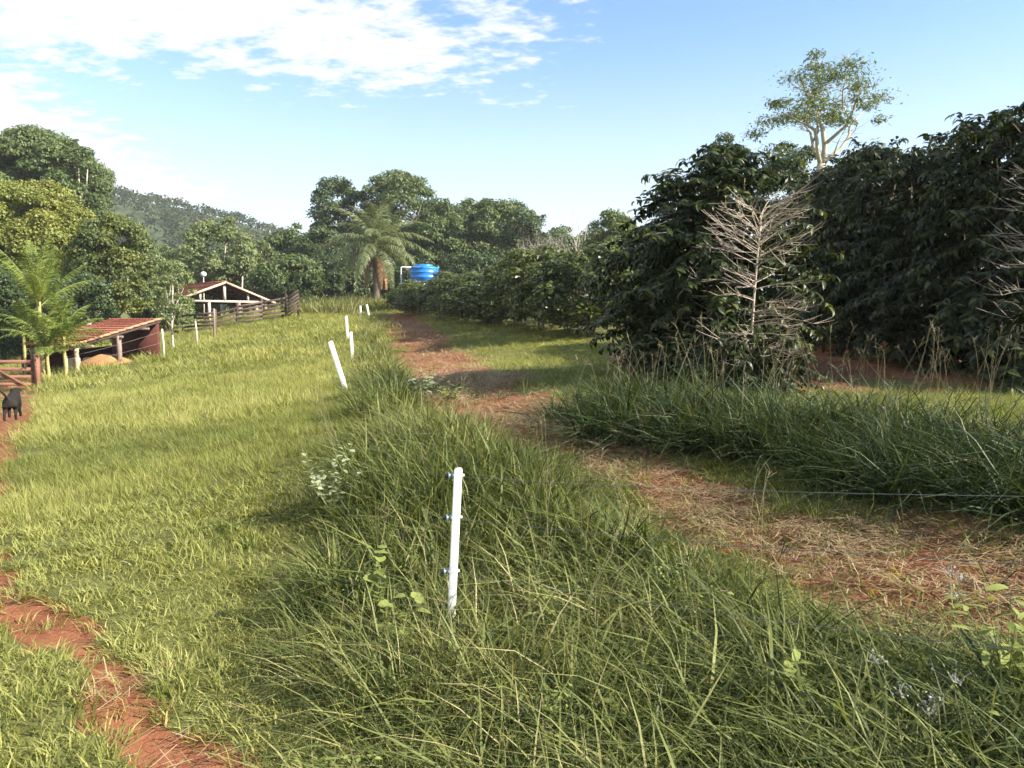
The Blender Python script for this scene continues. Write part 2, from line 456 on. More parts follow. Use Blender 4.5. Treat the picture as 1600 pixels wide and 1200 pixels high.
TRACK = np.concatenate([[(5.4, 2.0), (3.6, 2.9)], polyline([(1500, 905), (1300, 850), (1120, 790), (960, 715), (850, 665), (770, 625), (715, 590), (680, 560), (655, 535), (640, 515), (632, 500), (622, 490)])])
def path_cov(P):
    d, _ = dist_poly(P, PATH)
    n = (fbm(P[:, 0] * 2.2, P[:, 1] * 2.2, 21) - .5)
    far = np.clip((P[:, 1] - 6) / 10, 0, 1)
    return sstep(.09, -.09, d - (.14 + .42 * far) - n * .62)
def track_cov(P):
    d, t_ = dist_poly(P, TRACK)
    n = (fbm(P[:, 0] * 1.1, P[:, 1] * 1.1, 31) - .5); n2 = fbm(P[:, 0] * 3, P[:, 1] * 3, 33)
    hw = np.interp(P[:, 1], [2, 4, 8, 14, 25, 50], [.42, .42, .6, .85, 1.0, 1.1])
    c = sstep(.35, -.35, d - hw - n * 1.5)
    return c * sstep(.18, .5, n2 + .12 * c)
ROW = lambda y: np.interp(y, [4, 9.5, 12, 16, 20, 24, 28, 36, 50, 58], [3.6, 3.05, 3.05, 3.2, 3.1, 2.5, 1.5, -1.5, -5.6, -8.2])
def alley_cov(P):
    dx = P[:, 0] - ROW(P[:, 1])
    n = fbm(P[:, 0] * .8, P[:, 1] * .8, 41)
    return sstep(9.3, 10.3, P[:, 1]) * sstep(22, 16, P[:, 1]) * (sstep(-1.8, -.5, dx) * sstep(9, 6, dx)) * sstep(.36, .6, n + .12)
def bare(P):
    return np.clip(np.maximum(np.maximum(path_cov(P), track_cov(P)), alley_cov(P) * .85), 0, 1)
TALL_L = np.array([(-.95, 0.6)] + [tuple(hit(*p)) for p in [(470, 1195), (440, 1050), (430, 930), (455, 830), (480, 740), (505, 670), (520, 620), (535, 585), (545, 555), (550, 530), (560, 508), (575, 494)]])
def left_edge(y):
    return np.interp(y, TALL_L[:, 1], TALL_L[:, 0])
_tr = TRACK[np.argsort(TRACK[:, 1])]
def track_x(y):
    return np.interp(y, _tr[:, 1], _tr[:, 0])
BANK = np.array([tuple(hit(*p)) for p in [(860, 655), (960, 634), (1130, 645), (1300, 668), (1500, 700), (1640, 725), (1780, 760), (1780, 845), (1600, 842), (1450, 805), (1300, 772), (1150, 735), (1020, 705), (900, 672)]])
def zone_tall(P):
    """strip of uncut grass along the wire fence, 0..1"""
    x, y = P[:, 0], P[:, 1]
    n = (fbm(x * .9, y * .9, 51) - .5)
    l = sstep(-.05, .65, x - left_edge(y) + n * 1.2)
    d, _ = dist_poly(P, TRACK)
    hw = np.interp(y, [2, 4, 8, 14, 25, 50], [.42, .42, .6, .85, 1.0, 1.1])
    r = ((x < track_x(y)) | (y < 3.0)) * sstep(.0, .55, d - hw * .9 + n * .8)
    return l * r * (y < 58)
def zone_bank(P):
    n = fbm(P[:, 0] * 1.3, P[:, 1] * 1.3, 61)
    return inpoly(P + (n[:, None] - .5) * .9, BANK) * 1.0

# ------------------------------------------------------------------ ground sheet
def lines(a, b_, fine, lo, hi, grow=1.12):
    v = list(np.arange(a, b_ + 1e-6, fine)); s = fine
    while v[-1] < hi: s *= grow; v.append(v[-1] + s)
    s = fine
    while v[0] > lo: s *= grow; v.insert(0, v[0] - s)
    return np.array(v)
gx = lines(-6.0, 6.0, .085, -420, 420)
gy = lines(1.6, 14.0, .085, -60, 640, 1.07)
X, Y = np.meshgrid(gx, gy)
Pxy = np.stack([X.ravel(), Y.ravel()], 1)
Bz = bare(Pxy)
pc = path_cov(Pxy); tcv = track_cov(Pxy)
Z = H(Pxy[:, 0], Pxy[:, 1]) - .035 * pc - .02 * tcv + (fbm(Pxy[:, 0] * 6, Pxy[:, 1] * 6, 8) - .5) * .035 * (np.hypot(Pxy[:, 0], Pxy[:, 1]) < 25)
GV = np.stack([Pxy[:, 0], Pxy[:, 1], Z], 1)
ny, nx = X.shape
ii, jj = np.meshgrid(np.arange(ny - 1), np.arange(nx - 1), indexing='ij')
GQ = np.stack([ii * nx + jj, ii * nx + jj + 1, (ii + 1) * nx + jj + 1, (ii + 1) * nx + jj], -1).reshape(-1, 4)
fp = pc[GQ].mean(1) > .5; ft = (tcv[GQ].mean(1) > .5) & ~fp
def sub(name, sel):
    Q = GQ[sel]; u, inv = np.unique(Q.ravel(), return_inverse=True)
    me = mesh(name, GV[u], [inv.reshape(-1, 4)], M['ground'], True, None, {'bare': Bz[u]})
    return structure(obj(name, me))
sub('ground', ~(fp | ft))
sub('dirt_path', fp)
sub('dirt_track', ft)

# ------------------------------------------------------------------ grass
def blades(n, h, spread, width, lean, curl, seed, hv=.4, dry=.08, lod=0):
    """one tuft of blades -> V, T, Q, per-face random. lod 0: 5 triangles a blade, 1: 3, 2: 1"""
    r = np.random.default_rng(seed)
    a = r.uniform(0, 2 * np.pi, n); rad = spread * np.sqrt(r.random(n))
    base = np.stack([np.cos(a) * rad, np.sin(a) * rad, np.full(n, -.03)], 1)
    az = a + r.normal(0, .9, n)
    out = np.stack([np.cos(az), np.sin(az), np.zeros(n)], 1)
    hh = h * (1 - hv * r.random(n)); ln = lean * r.uniform(.2, 1.3, n); cu = curl * r.uniform(.2, 1.5, n)
    side = np.stack([-np.sin(az), np.cos(az), np.zeros(n)], 1)
    tw = r.normal(0, .5, n)[:, None]
    side = unit(side * np.cos(tw) + out * np.sin(tw))
    w = width * r.uniform(.6, 1.2, n)
    lv = []
    for s, ws in {0: ((0, .7), (.36, 1), (.70, .72), (1, 0)), 1: ((0, .8), (.55, 1), (1, 0)), 2: ((0, 1), (1, 0))}[lod]:
        up = s * (1 - .45 * np.clip(cu, 0, 1.6) * s * s)
        fw = ln * s + cu * s * s
        c = base + np.array((0, 0, 1.0)) * (hh * up)[:, None] + out * (hh * fw)[:, None]
        lv.append((c, w * ws))
    V = []
    for c, ww in lv[:-1]:
        V += [c - side * ww[:, None] * .5, c + side * ww[:, None] * .5]
    V.append(lv[-1][0])
    nv = len(V)
    V = np.stack(V, 1).reshape(-1, 3)
    o_ = (np.arange(n) * nv)[:, None]
    T = []
    for k in range(0, nv - 3, 2):
        T += [o_ + np.array([[k, k + 1, k + 3]]), o_ + np.array([[k, k + 3, k + 2]])]
    T.append(o_ + np.array([[nv - 3, nv - 2, nv - 1]]))
    c = r.random(n) * .85
    c = np.where(r.random(n) < dry, .97 + .03 * r.random(n), c)
    return V, np.concatenate(T), np.concatenate([c] * len(T))
class Field:
    """real blades set out tuft by tuft, gathered into one mesh"""
    def __init__(s): s.V = []; s.T = []; s.A = []; s.n = 0
    def put(s, protos, P, rot, scl, idx, tint, k):
        for i, (V, T, A) in enumerate(protos):
            m_ = np.where(np.asarray(idx) == i)[0]
            if not len(m_): continue
            rx, ry, rz = rot[m_].T
            cx_, sx_ = np.cos(rx), np.sin(rx); cy_, sy_ = np.cos(ry), np.sin(ry); cz_, sz_ = np.cos(rz), np.sin(rz)
            R = np.empty((len(m_), 3, 3))
            R[:, 0] = np.stack([cz_ * cy_, cz_ * sy_ * sx_ - sz_ * cx_, cz_ * sy_ * cx_ + sz_ * sx_], 1)
            R[:, 1] = np.stack([sz_ * cy_, sz_ * sy_ * sx_ + cz_ * cx_, sz_ * sy_ * cx_ - cz_ * sx_], 1)
            R[:, 2] = np.stack([-sy_, cy_ * sx_, cy_ * cx_], 1)
            L = V[None] * scl[m_][:, None, :]
            Wv = np.einsum('nij,nvj->nvi', R, L) + P[m_][:, None, :]
            s.V.append(Wv.reshape(-1, 3).astype(np.float32))
            s.T.append((T[None] + (np.arange(len(m_)) * len(V))[:, None, None] + s.n).reshape(-1, 3).astype(np.int32))
            s.n += Wv.shape[0] * len(V)
            s.A.append((A[None] * (1 - k) + np.asarray(tint)[m_][:, None] * k).ravel())
    def build(s, name, mat, label, cat='grass'):
        me = mesh(name, np.concatenate(s.V), [np.concatenate(s.T)], mat, False, {'rnd': np.concatenate(s.A)})
        return stuff(obj(name, me), label, cat)
def wedge(r0, r1, dens, half=46, seed=0):
    r = np.random.default_rng(seed)
    th = math.radians(half)
    area = th * (r1 * r1 - r0 * r0)
    n = int(area * dens)
    rr = np.sqrt(r.uniform(r0 * r0, r1 * r1, n)); a = r.uniform(-th, th, n)
    return np.stack([rr * np.sin(a), rr * np.cos(a)], 1)
def put(P, tilt=.12, seed=0):
    r = np.random.default_rng(seed)
    n = len(P)
    rot = np.stack([r.normal(0, tilt, n), r.normal(0, tilt, n), r.uniform(0, 2 * np.pi, n)], 1)
    return np.column_stack([P, H(P[:, 0], P[:, 1])]), rot, r

# pasture, cropped near the camera and longer further up the slope
def make_pasture():
    F = Field()
    for k, (r0, r1, dens, nb, h, sp, w, lod, sc) in enumerate([
            (1.6, 5.5, 430, 14, .088, .07, .0062, 1, 1.0), (5.5, 8, 180, 15, .10, .09, .0072, 1, 1.1), (8, 12.5, 150, 20, .125, .12, .0085, 2, 1.1),
            (12.5, 28, 27, 38, .17, .28, .0125, 2, 1.0), (28, 62, 4.6, 48, .24, .55, .03, 2, 1.0), (62, 100, 1.6, 44, .45, .9, .10, 2, 1.0)]):
        protos = [blades(nb, h, sp, w, .65, .65, 100 * k + i, .5, .06, lod) for i in range(7)]
        P = wedge(r0, r1, dens, 43 if r0 > 5 else 56, 70 + k)
        b_ = bare(P); zt = zone_tall(P); zb = zone_bank(P)
        r = np.random.default_rng(170 + k)
        right = P[:, 0] > track_x(P[:, 1])
        keep = (r.random(len(P)) > np.clip(b_ * 1.35, 0, 1) * np.where(path_cov(P) > .3, .97, np.where(P[:, 1] > 7, .94, .84))) & (r.random(len(P)) > zt * .75) & (zb < .5)
        keep &= ~((P[:, 0] > ROW(P[:, 1]) - .3) & (P[:, 1] > 10.5) & (r.random(len(P)) < .75))
        keep &= ~(right & (P[:, 1] > 8) & (r.random(len(P)) < .35)) & ~((P[:, 1] > 20) & (P[:, 0] > ROW(P[:, 1]) + 1))
        P = P[keep]; right = right[keep]
        Q, rot, r = put(P, .15, 270 + k)
        n = len(P)
        big = fbm(P[:, 0] * .35, P[:, 1] * .35, 71); fine = fbm(P[:, 0] * 1.6, P[:, 1] * 1.6, 72)
        tus = sstep(.62, .75, fine)
        hs = (.75 + .6 * big + .9 * tus) * np.where(right, np.where(P[:, 1] > 7, .6, 1.1), 1.0)
        s = sc * r.uniform(.75, 1.3, n)
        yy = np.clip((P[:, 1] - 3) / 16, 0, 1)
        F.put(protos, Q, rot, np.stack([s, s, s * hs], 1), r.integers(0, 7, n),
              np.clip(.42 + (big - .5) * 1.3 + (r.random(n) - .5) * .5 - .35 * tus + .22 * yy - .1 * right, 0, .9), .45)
    F.build('pasture_grass', M['pasture'], 'bright yellow green pasture grass covering the slope')
def make_tall():
    F = Field()
    for k, (r0, r1, dens, sc, lod, wk) in enumerate([(1.5, 4.2, 380, .92, 0, .8), (4.2, 9, 270, .98, 1, .95), (9, 18, 70, 1.1, 1, 1.6), (18, 60, 14, 1.2, 2, 3.5)]):
        protos = [blades(9, .62, .06, .0085 * wk, .35, .5, 400 + i, .55, .12, lod) for i in range(6)]
        protos += [blades(14, .42, .09, .007 * wk, .8, .8, 450 + i, .5, .16, lod) for i in range(5)]
        protos += [blades(6, .62, .05, .017 * wk, .35, .7, 500 + i, .4, .05, lod) for i in range(4)]
        P = wedge(r0, r1, dens, 48, 80 + k)
        zt = zone_tall(P)
        r = np.random.default_rng(180 + k)
        dt, _ = dist_poly(P, TRACK)                      # loose tufts also stand on the track and its verge
        zt = np.maximum(zt, .13 * (dt < 1.3) * (zone_bank(P) < .5) * (P[:, 1] < 14) * sstep(.42, .6, fbm(P[:, 0] * 1.5, P[:, 1] * 1.5, 79)) + .02 * (dt < 1.3) * (P[:, 1] < 14))
        P = P[(r.random(len(P)) < zt)]
        zt = zone_tall(P)
        Q, rot, r = put(P, .2, 280 + k)
        n = len(P)
        cl = fbm(P[:, 0] * 1.1, P[:, 1] * 1.1, 75); big = fbm(P[:, 0] * .4, P[:, 1] * .4, 76)
        nearf = np.interp(P[:, 1], [1.5, 2.6, 4, 6, 12, 40], [.5, .6, .85, 1.05, .95, .75])
        s = sc * r.uniform(.7, 1.2, n) * (.45 + .55 * zt)
        hs = (.35 + 1.25 * cl) * nearf
        ids = np.where(r.random(n) < .45, r.integers(0, 6, n), r.integers(6, 11, n))
        ids = np.where((P[:, 1] < 9) & (r.random(n) < .17), r.integers(11, 15, n), ids)
        F.put(protos, Q, rot, np.stack([s, s, s * hs], 1), ids,
              np.clip(.4 + (big - .5) * 1.2 + (r.random(n) - .5) * .6 + np.interp(P[:, 1], [5, 14], [0, .3]), 0, .9), .4)
    F.build('tall_grass', M['tall'], 'uncut tall green grass along the wire fence')
def make_bank():
    F = Field()
    for k, (r0, r1, dens, lod, wk) in enumerate([(2.5, 7, 300, 0, 1), (7, 15, 200, 1, 1.3)]):
        protos = [blades(10, .72, .07, .010 * wk, .5, .85, 600 + i, .5, .06, lod) for i in range(6)]
        protos += [blades(6, .62, .10, .019 * wk, .6, 1.05, 650 + i, .5, .10, lod) for i in range(4)]
        P = wedge(r0, r1, dens, 56, 90 + k)
        zb = zone_bank(P); P = P[zb > .5]
        Q, rot, r = put(P, .28, 290 + k); n = len(P)
        cl = fbm(P[:, 0] * 1.2, P[:, 1] * 1.2, 78)
        s = r.uniform(.6, 1.0, n); hs = (.5 + .75 * cl)
        F.put(protos, Q, rot, np.stack([s, s, s * hs], 1), r.integers(0, 10, n), np.clip(.4 + (cl - .5) + (r.random(n) - .5) * .6, 0, .95), .35)
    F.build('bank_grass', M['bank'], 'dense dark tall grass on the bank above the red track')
def make_straw():
    ps = []
    for i in range(5):
        r = np.random.default_rng(700 + i); n = 26
        c = np.column_stack([r.normal(0, .13, (n, 2)), r.uniform(.002, .03, n)])
        a = r.uniform(0, 6.28, n); L = r.uniform(.04, .2, n)
        d = np.stack([np.cos(a), np.sin(a), r.normal(0, .12, n)], 1); s = np.stack([-np.sin(a), np.cos(a), np.zeros(n)], 1)
        w = r.uniform(.001, .0028, n)[:, None]
        e0 = c - d * L[:, None] / 2; e1 = c + d * L[:, None] / 2
        V = np.stack([e0 - s * w, e0 + s * w, e1 + s * w, e1 - s * w], 1).reshape(-1, 3)
        o_ = (np.arange(n) * 4)[:, None]; cc = r.random(n)
        ps.append((V, np.concatenate([o_ + np.array([[0, 1, 2]]), o_ + np.array([[0, 2, 3]])]), np.concatenate([cc, cc])))
    PP = []; SS = []
    for r0, r1, dens, sc in ((2, 7, 110, .8), (7, 16, 36, 1.4), (16, 55, 4, 2.6)):
        P = wedge(r0, r1, dens, 48, int(r0) + 7)
        r = np.random.default_rng(int(r1))
        P = P[r.random(len(P)) < np.maximum(track_cov(P), .25 * alley_cov(P)) + .05 * path_cov(P)]
        PP.append(P); SS.append(np.full(len(P), sc))
    P = np.concatenate(PP); s = np.concatenate(SS)
    Q, rot, r = put(P, .05, 33); Q[:, 2] += .004
    s = s * r.uniform(.7, 1.3, len(P))
    F = Field(); F.put(ps, Q, rot, np.stack([s, s, s], 1), r.integers(0, 5, len(P)), r.random(len(P)), .3)
    F.build('straw_litter', M['straw'], 'dry tan straw scattered over the red track', 'straw')
def make_seed_stalks():
    ps = []
    for i in range(5):
        r = np.random.default_rng(800 + i); mb = MB()
        for k in range(3):
            a = r.uniform(0, 6.28); h = r.uniform(.75, 1.05); ln = r.uniform(.08, .3)
            s = np.linspace(0, 1, 6)[:, None]; b0 = np.array((*r.normal(0, .05, 2), 0))
            dv = np.array((math.cos(a), math.sin(a), 0))
            pts = b0 + s * np.array((0, 0, h)) + dv * ln * s ** 2
            mb.tube(pts, np.linspace(.0019, .0011, 6), 3, False, r.random())
            tipd = unit(pts[-1] - pts[-2])
            for q in range(r.integers(2, 6)):
                L = r.uniform(.05, .12); o0 = pts[-1] - tipd * .022 * q
                dd = unit(tipd * .8 + rdir(1, r)[0] * .75)
                ss = np.linspace(0, 1, 3)[:, None]
                mb.tube(o0 + dd * L * ss - np.array((0, 0, .012)) * ss ** 2, [.0016, .0018, .0008], 3, False, r.random())
        Q = np.concatenate(mb.F4); cc = np.concatenate(mb.a4)
        ps.append((np.concatenate(mb.V), np.concatenate([Q[:, [0, 1, 2]], Q[:, [0, 2, 3]]]), np.concatenate([cc, cc])))
    P1 = wedge(2.5, 13, 7, 50, 95); P1 = P1[zone_bank(P1) > .5]
    top = BANK[1:7]
    d, _ = dist_poly(P1, top); r = np.random.default_rng(5)
    P1 = P1[(d < .9) | (r.random(len(P1)) < .25)]
    P2 = wedge(3.2, 12, 2.2, 44, 96); P2 = P2[r.random(len(P2)) < zone_tall(P2)]
    P3 = np.stack([r.uniform(2.2, 7.5, 44), np.linspace(8.0, 9.9, 44)], 1)
    P = np.concatenate([P1, P2, P3])
    Q, rot, r = put(P, .18, 34); s = r.uniform(.55, 1.05, len(P)) * np.where(P[:, 1] < 7, .82, 1.0)
    F = Field(); F.put(ps, Q, rot, np.stack([s, s, s], 1), r.integers(0, 5, len(P)), r.random(len(P)), .3)
    F.build('seed_stalks', M['seed'], 'tall thin grass stalks with spread seed heads')
def make_leafy():
    """small broad leaves of low weeds among the tall grass"""
    r = np.random.default_rng(55); ps = []
    for i in range(6):
        n = 16; a = r.uniform(0, 6.28, n); rad = r.uniform(.01, .09, n); z = r.uniform(.06, .34, n)
        pos = np.stack([np.cos(a) * rad, np.sin(a) * rad, z], 1)
        ax = unit(np.stack([np.cos(a), np.sin(a), r.uniform(-.3, .6, n)], 1)); nr = unit(np.array((0, 0, 1.0)) + rdir(n, r) * .5)
        L = r.uniform(.016, .034, n); V, T, Q = leaf_folded(pos, ax, nr, L, L * .55)
        c = r.random(n); T = np.concatenate([T, Q[:, [0, 1, 2]], Q[:, [0, 2, 3]]])
        ps.append((V, T, np.concatenate([c] * 8)))
    P = wedge(1.8, 7.5, 11, 46, 57); P = P[r.random(len(P)) < zone_tall(P) * sstep(.4, .62, fbm(P[:, 0] * .9, P[:, 1] * .9, 58)) + .06 * zone_tall(P)]
    Q, rot, r = put(P, .15, 59); s = r.uniform(.7, 1.15, len(P))
    F = Field(); F.put(ps, Q, rot, np.stack([s, s, s], 1), r.integers(0, 6, len(P)), r.random(len(P)), .4)
    F.build('leafy_weeds', M['weed'], 'small broad leaved weeds mixed into the tall grass', 'weeds')
make_leafy(); make_pasture(); make_tall(); make_bank(); make_straw(); make_seed_stalks()
# ------------------------------------------------------------------ wooded hill far behind
def make_hill():
    n = 60; m_ = 26
    us = np.linspace(-330, 40, n); vs = np.linspace(0, 1, m_)
    ridge = np.interp(us, [-330, -215, -190, -158, -127, -108, -95, -70, 40], [74, 66, 61, 53, 46, 39, 33, 25, 12])
    V = []
    for j, v in enumerate(vs):
        yv = 200 + 180 * v
        prof = math.sin(v * math.pi / 2) ** 1.2
        V.append(np.stack([us * (.75 + .25 * v), np.full(n, yv), -2 + (ridge + 2) * prof + (fbm(us * .03, yv * .03 + us * 0, 91) - .5) * 8 * v], 1))
    back = V[-1].copy(); back[:, 1] += 60; back[:, 2] = -5; V.append(back)
    V = np.concatenate(V); k = m_ + 1
    i, j = np.meshgrid(np.arange(k - 1), np.arange(n - 1), indexing='ij')
    Q = np.stack([i * n + j, i * n + j + 1, (i + 1) * n + j + 1, (i + 1) * n + j], -1).reshape(-1, 4)
    m_soil = rough_mat('hill_undergrowth', (.03, .045, .02), (.06, .08, .03), .2, .95, .2)
    structure(obj('hill', mesh('hill', V, [Q], m_soil, True)))
    # crowns on the slope that faces the camera: one mass of leaf faces
    r = np.random.default_rng(92)
    q = Q[: (m_ - 1) * (n - 1)]
    vis = q[(V[q].mean(1)[:, 0] > -265) & (V[q].mean(1)[:, 0] < 20)]
    NT = 1450
    f = vis[r.integers(0, len(vis), NT)]
    a, b_ = r.random((2, NT))
    C = (V[f[:, 0]] * ((1 - a) * (1 - b_))[:, None] + V[f[:, 1]] * (a * (1 - b_))[:, None] + V[f[:, 2]] * (a * b_)[:, None] + V[f[:, 3]] * ((1 - a) * b_)[:, None])
    R = r.uniform(1.8, 3.8, NT); C[:, 2] += R * .7
    per = 44
    d = rdir(NT * per, r); d[:, 2] = np.abs(d[:, 2]) * .9 - .1; d = unit(d)
    cc = np.repeat(C, per, 0); rr = np.repeat(R, per)[:, None]
    pos = cc + d * rr * r.uniform(.75, 1.05, (len(d), 1)) * np.array((1, 1, .8))
    nr = unit(d + rdir(len(d), r) * .6); ax = unit(np.cross(nr, rdir(len(d), r)))
    L = r.uniform(.8, 1.5, len(d))
    Vl, Ql = leaf_quads(pos, ax, nr, L, L * .7)
    base = np.repeat(r.random(NT), per)
    me = mesh('hill_forest', Vl, [Ql], M['hill_leaf'], False, {'rnd': np.clip(base * .6 + r.random(len(d)) * .4, 0, 1)})
    stuff(obj('hill_forest', me), 'dense dark forest covering the far hill', 'forest')
M['hill_leaf'] = leafmat('hill_leaf', [(0, (.014, .024, .01)), (.5, (.028, .043, .018)), (1, (.054, .072, .03))], .7, .15, spec=.1)
make_hill()

# ------------------------------------------------------------------ trees
def crown_mesh(clumps, ls, cov, r, mat, flat=.8, up=.3, tri=True):
    """clumps: (n,4) centre + radius"""
    P = []; Nn = []; A = []
    for c in clumps:
        R = c[3]
        n = max(10, int(cov * 4 * np.pi * R * R / (.27 * ls * ls)))
        d = rdir(n, r)
        d[:, 2] = np.where(d[:, 2] < -.3, -d[:, 2], d[:, 2])
        lump = .82 + .3 * fbm(d[:, 0] * 2.2 + c[0], d[:, 1] * 2.2 + d[:, 2] * 1.7 + c[1], 14, 2)
        rad = R * lump * (.5 + .78 * r.random(n) ** .75)
        P.append(c[:3] + d * rad[:, None] * np.array((1, 1, flat)))
        Nn.append(unit(d + np.array((0, 0, up)) + rdir(n, r) * .9))
        A.append(np.clip(.18 + .3 * r.random() + .5 * r.random(n) , 0, 1))
    P = np.concatenate(P); Nn = np.concatenate(Nn); A = np.concatenate(A)
    ax = unit(np.cross(Nn, rdir(len(P), r)) - np.array((0, 0, .25)))
    L = ls * r.uniform(.7, 1.35, len(P))
    if tri:
        side = unit(np.cross(ax, Nn)) * (L * .42)[:, None]; q = P + ax * L[:, None] * .15
        V = np.stack([q - side, q + side, P + ax * (L * 1.1)[:, None]], 1).reshape(-1, 3); Q = np.arange(len(V)).reshape(-1, 3)
    else:
        V, Q = leaf_quads(P, ax, Nn, L, L * .58)
    return mesh('crown', V, [Q], mat, False, {'rnd': A})
def limb(mb, p, q, r0, r1, r, bend=.12, sides=6, seg=6):
    p = np.array(p, float); q = np.array(q, float)
    s = np.linspace(0, 1, seg)[:, None]; L = np.linalg.norm(q - p)
    off = r.normal(0, bend * L, 3); off[2] = abs(off[2]) * .4
    pts = p + (q - p) * s + off * np.sin(s * np.pi) * (1 - s * .3)
    mb.tube(pts, np.linspace(r0, r1, seg), sides, True)
    return pts
def make_tree(name, label, px, top, width, d, leaf='mid', bark='bark', cb=.25, n=22, cr=.36, cov=.5, seed=0, lean=0, group=None, spread=1.04, flat=.76, ls=None, trunk_r=None, cat='tree'):
    r = np.random.default_rng(1000 + seed)
    P = at(px, top, d); z0 = Hf(P[0], d)
    Ht = P[2] - z0; Wd = width / 1200 * d
    n = int(n * 1.6); cr *= .82; cov *= 1.0
    root = thing(name, label, cat, (P[0], d, z0 - .05), 0, group)
    cz0 = Ht * cb; ch = Ht - cz0; cen = np.array((lean * Wd, 0, cz0 + ch * .52)); ax = np.array((Wd / 2, Wd / 2 * .9, ch / 2))
    cl = []
    golden = math.pi * (3 - math.sqrt(5)); ph0 = r.uniform(0, 6.28)
    for i in range(n):
        zc = 1 - (1.95 if cb < .15 else 1.7) * (i + .5) / n; a = ph0 + i * golden + r.normal(0, .35); rh = math.sqrt(max(0, 1 - zc * zc))
        R = cr * r.uniform(.5, 1.3) * min(Wd / 2, ch * .62)
        dv = np.array((math.cos(a) * rh, math.sin(a) * rh, zc)) * r.uniform(.8, 1.05)
        c = cen + dv * np.maximum(ax * spread - R * np.array((.75, .75, .7)), .05)
        cl.append((*c, R))
    for i in range(max(2, n // 7)):
        c = cen + r.normal(0, .25, 3) * ax; cl.append((*c, cr * .9 * min(Wd / 2, ch * .6)))
    for i in range(int(n * 1.8)):                       # small outlying sprays break the outline
        c = cl[r.integers(0, n)]; dv = rdir(1, r)[0] * r.uniform(.8, 1.35); dv[2] = abs(dv[2]) * .9
        cl.append((c[0] + dv[0] * c[3] * .9, c[1] + dv[1] * c[3] * .9, c[2] + dv[2] * c[3] * .85, c[3] * r.uniform(.18, .45)))
    cl = np.array(cl)
    obj('crown', crown_mesh(cl, ls or max(.0029 * d, .11), cov, r, M[leaf], flat), root)
    mb = MB(); tr = trunk_r or Ht * .018 + .03
    tb = np.array((0, 0, -.25)); tt = cen + np.array((0, 0, -ch * .12))
    tp = limb(mb, tb, tt, tr * 1.35, tr * .6, r, .05, 8, 8)
    for c in cl[:: max(1, len(cl) // 11)]:
        st = tp[r.integers(3, 8)]
        limb(mb, st, st + (c[:3] - st) * .85, tr * .5, tr * .12, r, .04, 5, 5)
    mb.build('trunk', M[bark], root, smooth=True)
    return root
G_BACK = 'trees beyond the pasture'
